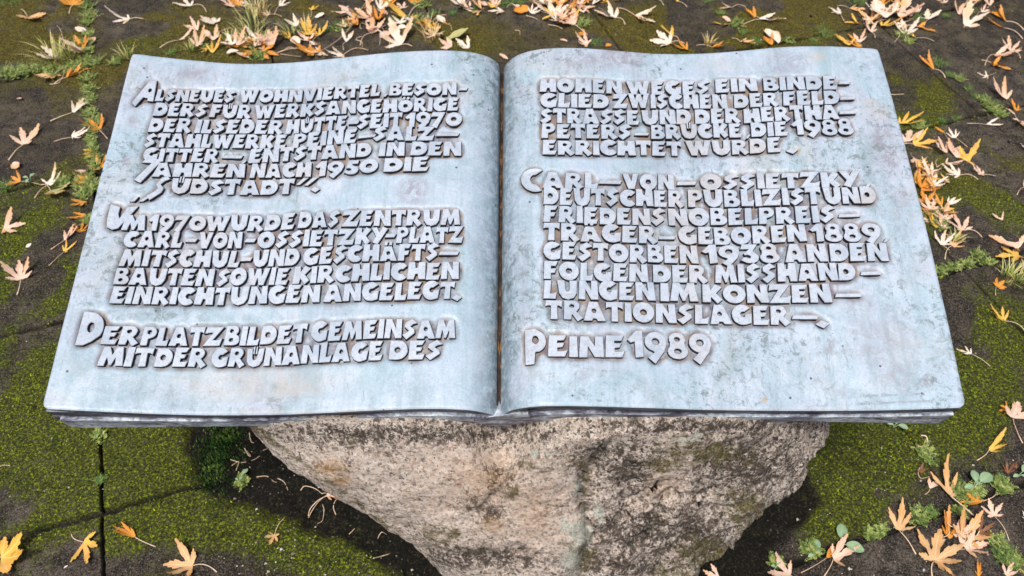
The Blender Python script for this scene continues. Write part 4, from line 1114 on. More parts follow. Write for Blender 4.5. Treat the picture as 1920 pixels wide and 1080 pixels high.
ORD = ['', 'second', 'third', 'fourth', 'fifth', 'sixth', 'seventh', 'eighth', 'ninth', 'tenth', 'eleventh', 'twelfth', 'thirteenth', 'fourteenth', 'fifteenth', 'sixteenth', 'seventeenth', 'eighteenth', 'nineteenth', 'twentieth'] + ['twenty-' + w for w in ('first', 'second', 'third', 'fourth', 'fifth', 'sixth', 'seventh', 'eighth', 'ninth')] + ['thirtieth']
labelled = []                                       # (object, base label, px, py)
def region(px, py):
    if py < 125 and 290 < px < 900: return 'in the drift behind the left page'
    if py < 125 and 900 <= px < 1165: return 'in the pile behind the fold'
    if py < 110 and 1165 <= px < 1640: return 'behind the right page'
    if px >= 1600 and py < 125: return 'in the upper right corner'
    if px >= 1790 and py < 260: return 'by the joint right of the book'
    if px > 1640 and py < 345: return 'beside the upper right page edge'
    if 1640 < px < 1850 and py < 500: return 'beside the middle right page edge'
    if px >= 1750 and py < 700: return 'on the slabs far right'
    if px > 1690 and py < 900: return 'below the right corner of the book'
    if px > 1690: return 'in the lower right heap'
    if px > 1200: return 'in front of the boulder at right'
    if py > 820: return 'on the lower left slabs'
    if px < 290 and py < 200: return 'at the upper left joint'
    if px > 115: return 'against the left page edge'
    return 'on the left slabs'
def pointing(B, T):
    dx, dy = T[0] - B[0], T[1] - B[1]
    if abs(dx) > abs(dy): return 'pointing right' if dx > 0 else 'pointing left'
    return 'pointing frontward' if dy > 0 else 'pointing backward'
lr = random.Random(42)
def leaf(S, B, T, col, kind='m', lift=0.0, curl=None, amp=None):
    gB, gT = ground_at(*B), ground_at(*T)
    d = gT - gB; L = math.hypot(d[0], d[1]) * (.86 if B[1] > 700 else .92 if B[1] > 125 else 1.02); ang = math.atan2(d[1], d[0])
    vs, fs, vein, tip = oval_blade(L, lr) if kind == 'v' else maple_blade(L, kind, lr)
    cv = lr.uniform(-.12, .38) if curl is None else curl
    fold = lr.uniform(0, .75) + (.35 if kind in 'cf' else 0)
    if kind == 'c': cv += .25
    x, y = vs[:, 0], vs[:, 1]
    if kind == 'f': y = y * .62; fold += .4
    z = vs[:, 2] + cv * np.clip(x, 0, 9) ** 2 + fold * np.abs(y) ** 1.3 + np.array([.09 * mnoise.noise(Vector((a * 3 + B[0], b * 3, 1))) for a, b in zip(x, y)])
    roll = lr.uniform(-.32, .32)
    z = z + roll * y
    z = z * L; x = x * L; y = y * L
    ca, sa = math.cos(ang), math.sin(ang)
    WX, WY = gB[0] + x * ca - y * sa, gB[1] + x * sa + y * ca
    need = max(gz(a, b) - c for a, b, c in zip(WX[::4], WY[::4], z[::4])) if lift >= 0 else gz(gB[0], gB[1])
    zb = min(need, gz(gB[0], gB[1]) + .012) + .0008 + lift
    W = np.stack([WX, WY, z + zb], -1)
    form = {'m': 'flat', 'n': 'narrow-lobed', 'b': 'broad', 'c': 'curled', 'f': 'folded', 'v': 'small oval'}[kind]
    kindname = 'leaf'
    base = f"{LM[col][1]} {form} {kindname} {pointing(B, T)} {region(*B)}"
    root = empty('maple_leaf' if kind != 'v' else 'fallen_leaf', (gB[0], gB[1], zb), base, 'leaf', 'fallen leaves on the paving')
    o = mesh_obj('blade', W, fs, LM[col][0], root, (gB[0], gB[1], zb), attrs={'vein': vein, 'tip': tip})
    if S is not None:
        gS = ground_at(*S); e_ = gS - gB; l = math.hypot(e_[0], e_[1])
        nx, ny = -e_[1], e_[0]; bow = lr.uniform(-.16, .16)
        pts = []
        for i in range(9):
            t = i / 8; q = bow * 4 * t * (1 - t)
            X, Y = gB[0] + e_[0] * t + nx * q, gB[1] + e_[1] * t + ny * q
            zz = zb * (1 - t) + (gz(gS[0], gS[1]) + .002) * t + .010 * math.sin(math.pi * t) * min(1, l / .08) + (lift * .4 * t if lift > 0 else 0)
            pts.append((X, Y, max(zz, gz(X, Y) + .001)))
        s_ = max(.6, min(1.2, L / .06))
        tv, tf = tube(pts, [s_ * r for r in (.0012, .0010, .0009, .0009, .0009, .0009, .0010, .0013, .0016)])
        mesh_obj('stalk', tv, tf, M_STALK, root, (gB[0], gB[1], zb))
    labelled.append((root, base, B[0], B[1]))
    return root
LEAVES = [
 # upper left
 ((41, 21), (53, 34), (76, 46), 't', 'b'), ((131, 29), (139, 13), (143, -8), 'o', 'b'), ((270, 38), (243, 37), (206, 37), 'w', 'n'), ((165, 97), (157, 92), (141, 72), 'o', 'n'),
 ((165, 95), (161, 98), (120, 110), 'p', 'c'), (None, (118, 112), (78, 121), 'w', 'c'), ((127, 129), (101, 143), (74, 166), 't', 'm'), ((103, 158), (126, 148), (173, 134), 'o', 'f'),
 (None, (163, 62), (144, 59), 'w', 'v'), (None, (171, 86), (177, 72), 'p', 'v'), (None, (33, 185), (43, 189), 'p', 'v'), ((195, 27), (186, 31), (172, 36), 'p', 'f'),
 # left of the book
 ((95, 228), (137, 212), (176, 188), 'w', 'f'), ((16, 301), (46, 271), (83, 239), 'p', 'm'), ((102, 266), (135, 258), (178, 250), 'w', 'n'), (None, (22, 308), (40, 318), 'p', 'v'),
 ((203, 263), (188, 247), (169, 232), 'o', 'm'), (None, (181, 286), (150, 300), 'y', 'n'), (None, (178, 290), (160, 310), 'y', 'n'), ((77, 345), (39, 342), (8, 348), 'o', 'm'), ((67, 375), (92, 349), (115, 320), 'w', 'n'),
 ((79, 349), (97, 361), (133, 374), 'g', 'b'), (None, (160, 379), (134, 395), 'o', 'c'), (None, (167, 343), (137, 350), 'o', 'c'), (None, (162, 404), (126, 417), 'o', 'n'), ((97, 469), (121, 451), (156, 424), 'p', 'f'),
 ((93, 500), (120, 472), (149, 456), 'y', 'n'), ((0, 435), (10, 433), (54, 422), 'p', 'm'), (None, (50, 466), (62, 459), 'w', 'v'), ((33, 555), (39, 525), (41, 489), 'p', 'm'), (None, (190, 317), (181, 297), 'o', 'm'), (None, (150, 436), (160, 415), 'o', 'n'), (None, (165, 320), (150, 336), 'p', 'c'),
 # lower left
 ((-14, 1045), (4, 1047), (74, 1057), 'y', 'b'), ((135, 1002), (159, 1018), (172, 1068), 'y', 'm'), ((294, 1027), (256, 1010), (214, 988), 'o', 'f'), ((407, 1073), (361, 1061), (299, 1059), 't', 'm'), ((535, 973), (516, 1006), (506, 1031), 't', 'm'),
 ((22, 876), (0, 878), (-40, 882), 'p', 'n'), (None, (120, 1066), (129, 1060), 'w', 'v'), ((576, 965), (612, 928), (640, 934), 'p', 'n'), ((602, 922), (622, 926), (642, 938), 't', 'f'),
 # behind the left page
 ((388, 25), (358, 12), (326, 12), 'w', 'm'), (None, (404, 48), (381, 41), 'w', 'b'), (None, (372, 58), (347, 54), 'p', 'c'), ((300, 91), (335, 78), (368, 66), 'p', 'f'), (None, (402, 78), (385, 65), 'p', 'm'), (None, (372, 92), (391, 76), 'p', 'c'),
 (None, (440, 97), (412, 92), 'w', 'm'), (None, (447, 96), (466, 80), 'p', 'c'), (None, (428, 109), (449, 102), 'w', 'v'), (None, (468, 112), (446, 108), 'p', 'b'), (None, (514, 94), (505, 76), 'p', 'b'), ((520, 103), (590, 105), (556, 97), 'o', 'b'),
 ((583, 91), (580, 80), (560, 71), 'p', 'm'), ((583, 92), (600, 74), (619, 58), 'y', 'n'), (None, (557, 52), (537, 45), 'w', 'c'), (None, (591, 35), (609, 33), 'w', 'v'), ((583, 35), (584, 23), (600, 19), 'y', 'm'), (None, (562, 92), (549, 79), 'w', 'v'),
 ((515, 31), (525, 15), (543, 0), 'w', 'n'), ((530, 35), (506, 31), (491, 28), 'p', 'n'), (None, (437, 14), (428, -4), 'p', 'm'), (None, (467, 10), (456, 20), 'w', 'm'), (None, (448, 12), (446, -6), 'o', 'c'), (None, (480, 88), (462, 96), 'y', 'n'), (None, (486, 92), (500, 101), 'o', 'c'), (None, (400, 105), (420, 88), 'y', 'n'),
 ((691, 97), (644, 105), (612, 107), 'w', 'm'), ((645, 96), (650, 81), (663, 66), 'w', 'm'), ((712, 86), (713, 74), (732, 66), 'p', 'v'), ((773, 89), (752, 86), (734, 52), 'w', 'm'), (None, (745, 55), (762, 54), 'w', 'v'), (None, (752, 51), (738, 38), 'w', 'm'),
 ((676, 88), (696, 66), (724, 52), 'p', 'c'), ((795, 11), (766, 34), (728, 27), 'y', 'b'), (None, (668, 31), (625, 38), 'p', 'f'), (None, (700, 45), (668, 34), 'p', 'm'), (None, (710, 36), (700, 56), 'o', 'c'), (None, (838, 79), (878, 72), 'g', 'v'), (None, (848, 91), (824, 86), 'p', 'b'), (None, (880, 93), (855, 85), 'w', 'm'),
 (None, (833, 48), (821, 37), 'w', 'v'), ((847, 60), (838, 50), (831, 44), 'o', 'm'), (None, (692, 7), (679, -3), 'p', 'm'), ((838, 32), (812, 42), (796, 56), 'o', 'f'), (None, (815, 75), (804, 60), 'p', 'm'), (None, (730, 14), (744, -6), 'o', 'm'), (None, (775, 8), (790, -8), 'o', 'c'), (None, (712, 20), (734, 10), 'w', 'c'), (None, (688, 60), (712, 62), 'p', 'm'), (None, (757, 18), (742, 10), 'p', 'm'),
 (None, (880, 20), (850, 20), 'p', 'm'), (None, (866, 12), (872, -8), 'w', 'm'), (None, (915, 12), (896, 16), 'p', 'f'), (None, (942, 22), (916, 26), 'w', 'm'), (None, (928, 15), (920, 2), 'p', 'c'),
 # behind the fold
 (None, (952, 114), (937, 108), 'p', 'v'), (None, (992, 22), (964, 29), 'o', 'v'), ((1101, 69), (1078, 51), (1042, 36), 'p', 'b'), (None, (1038, 38), (1017, 43), 'y', 'm'), (None, (1025, 14), (993, 10), 'w', 'b'), (None, (1040, 30), (1018, 4), 'w', 'm'), (None, (1050, 20), (1066, 2), 'o', 'b'),
 (None, (1075, 22), (1062, 36), 'y', 'n'), (None, (1090, 16), (1104, 30), 'p', 'm'), (None, (1110, 14), (1130, 2), 'w', 'f'), (None, (1152, 2), (1168, 8), 'o', 'c'), (None, (1142, 8), (1124, 8), 'y', 'f'), (None, (1095, 28), (1084, 24), 'w', 'm'), (None, (1063, 81), (1050, 77), 'p', 'v'), (None, (1098, 66), (1082, 73), 'o', 'm'), (None, (1102, 86), (1078, 79), 'p', 'm'), (None, (1146, 86), (1135, 90), 'o', 'v'),
 (None, (1058, 44), (1044, 52), 'o', 'm'), (None, (1080, 4), (1060, -6), 'p', 'm'), (None, (1010, 2), (1030, -6), 'o', 'm'), (None, (1072, 42), (1086, 34), 'y', 'c'), (None, (975, 15), (960, 22), 'w', 'm'),
 # behind the right page
 ((1171, 51), (1153, 37), (1114, 31), 'w', 'm'), ((1160, 19), (1190, 32), (1227, 51), 'w', 'n'), ((1273, 81), (1261, 70), (1238, 53), 'y', 'n'), ((1283, 85), (1256, 85), (1218, 86), 'w', 'm'), (None, (1288, 97), (1262, 96), 'o', 'c'), ((1244, 14), (1232, 2), (1216, -10), 'w', 'n'), ((1288, 15), (1271, 5), (1257, -6), 'y', 'n'),
 ((1398, 15), (1372, 18), (1346, 17), 'p', 'n'), ((1423, 37), (1417, 32), (1396, 24), 'o', 'm'), ((1393, 49), (1422, 39), (1470, 44), 'w', 'n'), (None, (1369, 46), (1331, 50), 'y', 'n'), (None, (1368, 44), (1354, 36), 'p', 'v'), (None, (1459, 83), (1433, 61), 'w', 'v'), (None, (1448, 85), (1431, 74), 'o', 'c'), ((1371, 77), (1388, 83), (1414, 90), 't', 'f'), ((1305, 88), (1335, 92), (1363, 95), 'o', 'f'),
 ((1582, 42), (1576, 29), (1552, 19), 'w', 'm'), ((1569, 12), (1593, 18), (1612, 26), 't', 'f'), (None, (1608, 47), (1583, 45), 'y', 'm'), (None, (1593, 86), (1567, 66), 'y', 'n'), (None, (1615, 88), (1588, 70), 'o', 'n'), (None, (1621, 20), (1608, 20), 't', 'v'),
 # upper right corner
 (None, (1774, 5), (1756, 0), 'p', 'm'), (None, (1722, 24), (1705, 13), 'p', 'n'), ((1732, 49), (1739, 40), (1757, 32), 'w', 'b'), ((1700, 50), (1720, 53), (1757, 64), 'o', 'f'), ((1700, 80), (1698, 67), (1688, 47), 'w', 'm'), ((1751, 79), (1718, 72), (1701, 67), 'y', 'f'), (None, (1652, 52), (1686, 50), 'y', 'n'), (None, (1655, 44), (1630, 14), 'w', 'b'), (None, (1681, 36), (1702, 14), 'p', 'c'), (None, (1690, 12), (1659, 4), 'y', 'n'),
 (None, (1645, 18), (1640, -2), 'o', 'c'), (None, (1630, 45), (1607, 30), 't', 'm'), ((1616, 88), (1612, 80), (1599, 68), 'p', 'm'), ((1640, 73), (1632, 62), (1620, 50), 'p', 'm'), (None, (1668, 26), (1660, 40), 'p', 'c'), ((1846, 124), (1866, 103), (1904, 109), 'p', 'm'), ((1912, 111), (1895, 97), (1884, 79), 'p', 'm'), ((1840, 114), (1862, 121), (1898, 136), 'o', 'm'), ((1867, 137), (1851, 144), (1828, 143), 'w', 'n'),
 ((1919, 58), (1884, 43), (1852, 20), 'o', 'f'), ((1917, 74), (1882, 53), (1843, 39), 'o', 'f'), ((1807, 52), (1808, 48), (1811, 22), 'w', 'm'), (None, (1798, 28), (1803, 13), 'p', 'm'), ((1832, 32), (1841, 23), (1854, 21), 'p', 'm'), ((1851, 16), (1856, 11), (1839, -2), 'p', 'm'), ((1808, 11), (1816, 2), (1822, -22), 't', 'n'),
 # right of the book
 ((1771, 148), (1751, 131), (1717, 110), 'o', 'f'), (None, (1887, 187), (1845, 169), 'p', 'c'), ((1908, 229), (1902, 216), (1874, 198), 'p', 'f'), (None, (1906, 210), (1890, 190), 'o', 'n'), ((1812, 233), (1849, 234), (1882, 236), 'w', 'n'), ((1903, 220), (1908, 231), (1926, 252), 'p', 'm'), (None, (1926, 281), (1907, 277), 'w', 'n'),
 (None, (1688, 238), (1726, 224), 'y', 'n'), (None, (1700, 268), (1706, 243), 'p', 'm'), ((1788, 277), (1769, 251), (1748, 238), 'o', 'n'), ((1813, 277), (1790, 261), (1773, 246), 'w', 'n'), ((1692, 272), (1712, 272), (1760, 271), 'y', 'n'), (None, (1775, 288), (1736, 280), 'p', 'c'), (None, (1790, 297), (1798, 275), 'p', 'b'), ((1826, 319), (1810, 303), (1828, 284), 'y', 'm'), ((1755, 316), (1772, 310), (1808, 310), 'p', 'n'), ((1866, 331), (1842, 329), (1815, 322), 'p', 'm'), ((1832, 340), (1797, 332), (1755, 320), 'w', 'n'),
 (None, (1770, 416), (1744, 393), 'p', 'm'), ((1840, 446), (1805, 433), (1779, 405), 'p', 'm'), ((1779, 470), (1766, 461), (1765, 438), 'w', 'm'), ((1771, 488), (1785, 462), (1800, 436), 't', 'n'), (None, (1879, 414), (1853, 410), 'p', 'c'), (None, (1908, 467), (1846, 443), 'p', 'm'), ((1920, 500), (1906, 483), (1860, 483), 'y', 'm'), ((1865, 557), (1867, 541), (1879, 531), 'o', 'b'), ((1920, 630), (1880, 606), (1846, 580), 'y', 'n'), ((1906, 367), (1922, 353), (1950, 340), 't', 'n'),
 (None, (1716, 300), (1722, 330), 'p', 'n'), (None, (1745, 335), (1718, 310), 'w', 'n'), (None, (1750, 345), (1722, 332), 'y', 'n'), (None, (1730, 350), (1748, 372), 'y', 'n'), (None, (1724, 360), (1712, 336), 'o', 'c'), (None, (1735, 385), (1720, 362), 'o', 'm'), (None, (1742, 400), (1726, 380), 'p', 'm'), (None, (1760, 395), (1742, 378), 'o', 'n'), (None, (1755, 430), (1738, 408), 'y', 'n'), (None, (1768, 432), (1752, 415), 'p', 'm'),
 (None, (1722, 318), (1740, 342), 'o', 'n'), (None, (1780, 345), (1745, 342), 't', 'n'), (None, (1735, 332), (1760, 324), 'p', 'n'), (None, (1728, 395), (1740, 420), 'o', 'c'),
 # lower right
 ((1854, 690), (1818, 669), (1788, 657), 'w', 'n'), ((1916, 833), (1896, 787), (1908, 751), 'p', 'b'), (None, (1888, 770), (1862, 777), 'o', 'n'), ((1830, 865), (1852, 846), (1880, 814), 'y', 'n'),
 ((1716, 1040), (1684, 997), (1686, 937), 't', 'n'), ((1747, 1082), (1752, 1052), (1756, 984), 't', 'm'), ((1750, 1040), (1757, 1052), (1792, 1088), 't', 'm'), ((1778, 1041), (1808, 1011), (1839, 966), 't', 'm'), ((1821, 1036), (1798, 1007), (1791, 975), 'p', 'm'), ((1785, 1032), (1810, 1030), (1858, 1018), 'p', 'm'), (None, (1780, 1011), (1766, 950), 'o', 'f'), ((1867, 926), (1842, 940), (1790, 948), 'o', 'f'),
 ((1891, 1015), (1863, 968), (1848, 934), 'p', 'm'), (None, (1835, 1000), (1861, 989), 'b', 'm'), ((1824, 967), (1778, 933), (1753, 864), 't', 'n'), ((1732, 930), (1742, 918), (1758, 903), 'p', 'b'), (None, (1724, 891), (1723, 872), 'b', 'c'), ((1501, 1075), (1549, 1047), (1564, 1022), 'o', 'f'), ((1544, 1082), (1562, 1048), (1608, 1029), 'p', 'c'), (None, (1886, 1080), (1894, 1056), 'p', 'c'), (None, (1920, 1062), (1907, 1040), 'o', 'n'), (None, (1935, 1080), (1906, 1070), 'o', 'n'), (None, (1834, 1082), (1827, 1050), 'o', 'f'), (None, (1928, 976), (1909, 961), 'w', 'm'), (None, (1348, 1086), (1311, 1071), 'p', 'm'), (None, (1482, 1078), (1424, 1078), 'p', 'm'),
 (None, (1889, 888), (1880, 868), 'b', 'c'), (None, (1905, 880), (1893, 870), 'b', 'c'),
]
PILES = [(470, 92, 60, 18), (700, 45, 60, 22), (1050, 25, 60, 22), (1660, 40, 45, 25), (1732, 350, 18, 50), (1760, 400, 15, 25), (590, 85, 40, 15), (800, 60, 25, 18), (900, 18, 40, 10)]
for i, (S, B, T, c, kd) in enumerate(LEAVES):
    dens_ = sum(math.exp(-((B[0] - x) / rx) ** 2 - ((B[1] - y) / ry) ** 2) for x, y, rx, ry in PILES)
    leaf(S, B, T, c, kd, lift=min(1, dens_) * lr.uniform(.002, .022))
for (x, y, rx, ry), n_ in zip(PILES, (12, 11, 12, 6, 10, 5, 5, 4, 4)):
    for _ in range(n_):
        bx_, by_ = x + lr.gauss(0, rx * .55), y + lr.gauss(0, ry * .55)
        a = lr.uniform(0, math.tau); l = lr.uniform(17, 30) * (1 if x < 1700 else 1.25)
        leaf(None, (bx_, by_), (bx_ + l * math.cos(a), by_ + l * .6 * math.sin(a)), lr.choice('ppootwyyow'), lr.choice('mmnnc'), lift=lr.uniform(0, .012))

# ------------------------------------------------------------------ weeds, grass, seedlings, twigs and berries
def green_mat(name, c0, c1, c2):
    k = NT(name); t = k.attr('tone')
    c = k.ramp(t, [(0, c0), (.5, c1), (1, c2)])
    return k.finish(c, .55, None, .35)
M_WEED = green_mat('weed_leaves', (.045, .085, .018), (.19, .27, .06), (.50, .52, .18))
M_GRASS = green_mat('grass_blades', (.07, .14, .025), (.28, .36, .08), (.72, .60, .28))
M_STRAW = green_mat('dry_grass_blades', (.30, .22, .07), (.55, .40, .14), (.70, .58, .30))
M_FERN = green_mat('feathery_weed', (.025, .08, .016), (.11, .21, .045), (.34, .40, .11))
M_SEED = green_mat('seedling_leaves', (.16, .26, .14), (.24, .36, .20), (.34, .45, .26))
M_DRYSTALK = M_STALK
kt = NT('grey_twig'); M_TWIG = kt.finish(kt.ramp(kt.noise(80, 4), [(.35, (.22, .15, .11)), (.65, (.50, .38, .28))]), .7)
kb = NT('dark_berry'); M_BERRY = kb.finish((.008, .008, .014), .25)
wr = random.Random(99)
def px_r(px, py, r):
    a, b = ground_at(px - r, py), ground_at(px + r, py); return abs(b[0] - a[0]) / 2
def weed(px, py, r, mat, hgt, n, kind):
    c = ground_at(px, py); R = px_r(px, py, r); z0 = gz(c[0], c[1]); vs, fs, tone = [], [], []
    for i in range(n):
        a = wr.uniform(0, math.tau); q = R * math.sqrt(wr.random())
        bx_, by_ = c[0] + q * math.cos(a) * .75, c[1] + q * math.sin(a) * .75
        zb = gz(bx_, by_) - .002
        if kind == 'grass':
            l = hgt * wr.uniform(.5, 1.25); da = a + wr.uniform(-.6, .6); lean = wr.uniform(.25, 1.05); w = wr.uniform(.0009, .0017) ; tn = min(1, max(0, wr.gauss(.5, .28)))
            prev = None
            for s in range(6):
                t = s / 5; ph = lean * t
                X = bx_ + math.cos(da) * l * math.sin(ph) * t; Y = by_ + math.sin(da) * l * math.sin(ph) * t; Z = zb + l * t * math.cos(ph * .8)
                ww = w * (1 - t) ** .6 + .0001
                vs.append((X - math.sin(da) * ww, Y + math.cos(da) * ww, Z)); vs.append((X + math.sin(da) * ww, Y - math.cos(da) * ww, Z)); tone += [min(1, tn + .35 * t)] * 2
                k_ = len(vs)
                if prev: fs.append((prev - 2, prev - 1, k_ - 1, k_ - 2))
                prev = k_
        else:                                                            # short leafy stems
            l = hgt * wr.uniform(.5, 1.2); da = wr.uniform(0, math.tau); lean = wr.uniform(.5, 1.3); tn = min(1, max(0, wr.gauss(.5, .25)))
            m = 7
            for s in range(m):
                t = (s + 1) / m
                X = bx_ + math.cos(da) * l * math.sin(lean) * t; Y = by_ + math.sin(da) * l * math.sin(lean) * t; Z = zb + l * t * math.cos(lean) + .001
                for sg in ((-1, 1) if s < m - 1 else (0,)):
                    la = da + sg * wr.uniform(.7, 1.2); ll = wr.uniform(.003, .0058) * (1.15 - .5 * t) * (1.0 if kind == 'weed' else .8); lw = ll * (.30 if kind == 'weed' else .16)
                    ux, uy = math.cos(la), math.sin(la); up = wr.uniform(-.1, .5)
                    b = len(vs)
                    vs += [(X, Y, Z), (X + ux * ll * .5 - uy * lw, Y + uy * ll * .5 + ux * lw, Z + up * ll * .5), (X + ux * ll, Y + uy * ll, Z + up * ll), (X + ux * ll * .5 + uy * lw, Y + uy * ll * .5 - ux * lw, Z + up * ll * .5)]
                    fs.append((b, b + 3, b + 2, b + 1)); tone += [min(1, max(0, tn + wr.gauss(0, .12)))] * 4
    nm = {'grass': 'grass_tuft', 'straw': 'grass_tuft', 'weed': 'weed_clump', 'fern': 'weed_clump'}[kind]
    o = mesh_obj(nm, vs, fs, mat, None, (c[0], c[1], z0), smooth=False, attrs={'tone': tone})
    return o
WEEDS = [  # px, py, radius px, kind, dry?
 (15, 140, 22, 'weed'), (42, 138, 18, 'weed'), (70, 134, 18, 'weed'), (98, 138, 16, 'weed'), (150, 128, 18, 'weed'), (170, 120, 20, 'weed'), (168, 150, 12, 'weed'), (170, 172, 14, 'weed'), (163, 12, 14, 'weed'), (168, 30, 13, 'weed'), (163, 45, 11, 'weed'), (165, 82, 10, 'weed'),
 (166, 66, 9, 'weed'), (167, 100, 10, 'weed'), (169, 190, 11, 'weed'), (174, 248, 9, 'weed'), (175, 275, 10, 'weed'), (180, 316, 11, 'weed'), (176, 288, 9, 'weed'), (128, 132, 14, 'weed'), (170, 213, 12, 'weed'), (176, 232, 14, 'weed'), (172, 262, 9, 'weed'), (178, 300, 12, 'weed'), (160, 340, 16, 'weed'), (175, 352, 16, 'weed'), (160, 366, 14, 'weed'), (150, 345, 10, 'weed'), (25, 3, 28, 'fern'), (120, 344, 12, 'weed'), (8, 352, 14, 'fern'), (168, 415, 10, 'weed'),
 (105, 118, 32, 'grass'), (130, 112, 22, 'grass'), (478, 58, 34, 'grass'), (486, 30, 26, 'grass'), (476, 88, 30, 'grass'), (430, 78, 12, 'grass'), (545, 68, 18, 'grass'), (575, 62, 16, 'grass'), (360, 98, 14, 'grass'), (390, 92, 10, 'weed'), (322, 103, 12, 'fern'), (485, 108, 16, 'weed'), (240, 110, 14, 'grass'), (218, 121, 10, 'weed'),
 (612, 58, 12, 'fern'), (640, 53, 16, 'weed'), (735, 42, 13, 'fern'), (758, 40, 9, 'fern'), (783, 42, 16, 'weed'), (800, 62, 20, 'grass'), (808, 78, 16, 'grass'), (815, 28, 10, 'fern'), (885, 22, 12, 'fern'), (947, 10, 16, 'fern'), (975, 5, 12, 'fern'), (848, 28, 8, 'fern'), (790, 12, 14, 'weed'),
 (1062, 22, 14, 'fern'), (1092, 47, 14, 'weed'), (1072, 5, 12, 'fern'), (1116, 83, 12, 'fern'), (1326, 3, 12, 'fern'), (1378, 46, 13, 'weed'), (1352, 28, 8, 'fern'), (1415, 82, 12, 'fern'), (1392, 64, 7, 'fern'), (1548, 66, 20, 'fern'), (1480, 80, 8, 'weed'), (1525, 80, 8, 'fern'), (1607, 5, 16, 'fern'), (1328, 86, 12, 'grass'),
 (1722, 37, 14, 'fern'), (1690, 68, 11, 'weed'), (1703, 80, 8, 'weed'), (1762, 121, 14, 'fern'), (1780, 143, 7, 'fern'), (1800, 150, 8, 'weed'), (1815, 168, 7, 'fern'), (1828, 182, 7, 'fern'), (1845, 192, 12, 'weed'), (1862, 205, 16, 'weed'), (1876, 216, 10, 'weed'), (1818, 20, 9, 'fern'), (1775, 32, 7, 'fern'), (1722, 240, 12, 'weed'), (1795, 224, 7, 'fern'), (1765, 230, 6, 'fern'),
 (1745, 405, 12, 'weed'), (1765, 425, 12, 'weed'), (1740, 412, 8, 'weed'), (1788, 452, 10, 'grass'), (1762, 510, 9, 'weed'), (1788, 502, 10, 'weed'), (1812, 496, 8, 'weed'), (1832, 480, 10, 'weed'), (1850, 492, 10, 'weed'), (1890, 525, 24, 'grass'), (1908, 535, 18, 'grass'),
 (1730, 850, 12, 'weed'), (1736, 862, 9, 'weed'), (1724, 968, 16, 'weed'), (1745, 962, 9, 'fern'), (1800, 925, 18, 'weed'), (1828, 922, 14, 'weed'), (1872, 908, 14, 'weed'), (1888, 915, 9, 'weed'), (1872, 1020, 14, 'weed'), (1886, 1046, 20, 'fern'), (1898, 1055, 12, 'weed'), (1800, 955, 10, 'weed'), (1520, 1030, 12, 'weed'), (1650, 996, 9, 'weed'), (1630, 1002, 7, 'weed'), (1455, 1056, 8, 'weed'),
 (188, 822, 9, 'weed'), (193, 903, 6, 'fern'), (452, 896, 9, 'weed'),
]
for (px, py, r, kd) in WEEDS:
    if kd != 'grass': r *= 1.2
    if kd == 'grass':
        dry = (460 < px < 500) or px in (800, 808, 1328, 240)
        o = weed(px, py, r, M_STRAW if px in (800, 808, 1328, 486) else M_GRASS, px_r(px, py, r) * 1.1 + .015, 60 if r > 20 else 34, 'grass')
        base, cat = ('dry straw-coloured grass tuft ' if dry else 'green grass tuft with thin blades ') + region(px, py), 'grass tuft'
    else:
        o = weed(px, py, r, M_FERN if kd == 'fern' else M_WEED, .010 + px_r(px, py, r) * .5, int(14 + r * 3.2), kd)
        base, cat = ('dark green feathery weed ' if kd == 'fern' else 'small-leaved green weed clump ') + region(px, py), 'weed'
    o['category'] = cat; o['group'] = 'grass and weeds in the paving joints'
    labelled.append((o, base, px, py))

def seedling(px, py, leaves, label):
    """round-leaved seedling: (tip dx, tip dy, length px) per leaf"""
    c = ground_at(px, py); z0 = gz(c[0], c[1])
    root = empty('seedling', (c[0], c[1], z0), label, 'seedling', 'round-leaved seedlings in the joints')
    for dx, dy, L in leaves:
        g = ground_at(px + dx, py + dy); d = g - c; D = math.hypot(d[0], d[1]); a = math.atan2(d[1], d[0]); l = px_r(px, py, L) * 1.6
        l = min(l, D * .75); base = D - l; up = .012 + D * .22
        pts = [(c[0] + d[0] / D * base * t, c[1] + d[1] / D * base * t, z0 + up * t ** .7) for t in (0, .35, .7, 1.0)]
        tv, tf = tube(pts, [.0011, .0009, .0008, .0008]); n0 = len(tv)
        bv, bf = [], []
        for i in range(9):
            t = i / 8; w = .33 * math.sin(math.pi * min(.97, t * .9 + .06)) ** .75 * l
            for s in (1, .5, 0, -.5, -1):
                x = base + l * t; y = s * w
                bv.append((c[0] + x * math.cos(a) - y * math.sin(a), c[1] + x * math.sin(a) + y * math.cos(a), z0 + up + .14 * l * t - .25 * l * t * t + .18 * abs(y)))
        for i in range(8):
            for k in range(4): q = i * 5 + k; bf.append((q + n0, q + 5 + n0, q + 6 + n0, q + 1 + n0))
        mesh_obj('seedling_leaf', tv + bv, tf + bf, M_SEED, root, (c[0], c[1], z0), attrs={'tone': [.8] * n0 + [.5 + .3 * (k % 5 == 2) for k in range(45)]})
seedling(1571, 1024, [(4, -36, 20), (45, 14, 24), (-6, 8, 10)], 'seedling with two round grey-green leaves behind a curled pink leaf')
seedling(1528, 1040, [(2, -26, 13), (-12, -14, 10), (10, -10, 12), (-14, 6, 8)], 'small branched seedling just left of the curled pink leaf')
seedling(1672, 806, [(-14, -2, 17), (24, 8, 12), (6, -8, 8)], 'seedling just below the right cover board of the book')
seedling(1822, 918, [(-4, -28, 24), (28, -20, 22), (10, -10, 14), (-20, 4, 12)], 'largest seedling among weeds above the lower right leaf heap')
seedling(1905, 897, [(14, -16, 13), (12, 4, 10), (-12, 4, 9)], 'seedling with dried brown leaves at right edge of the picture')
seedling(1452, 1068, [(6, -12, 13), (-10, -2, 8)], 'seedling with a single round leaf near the bottom edge')
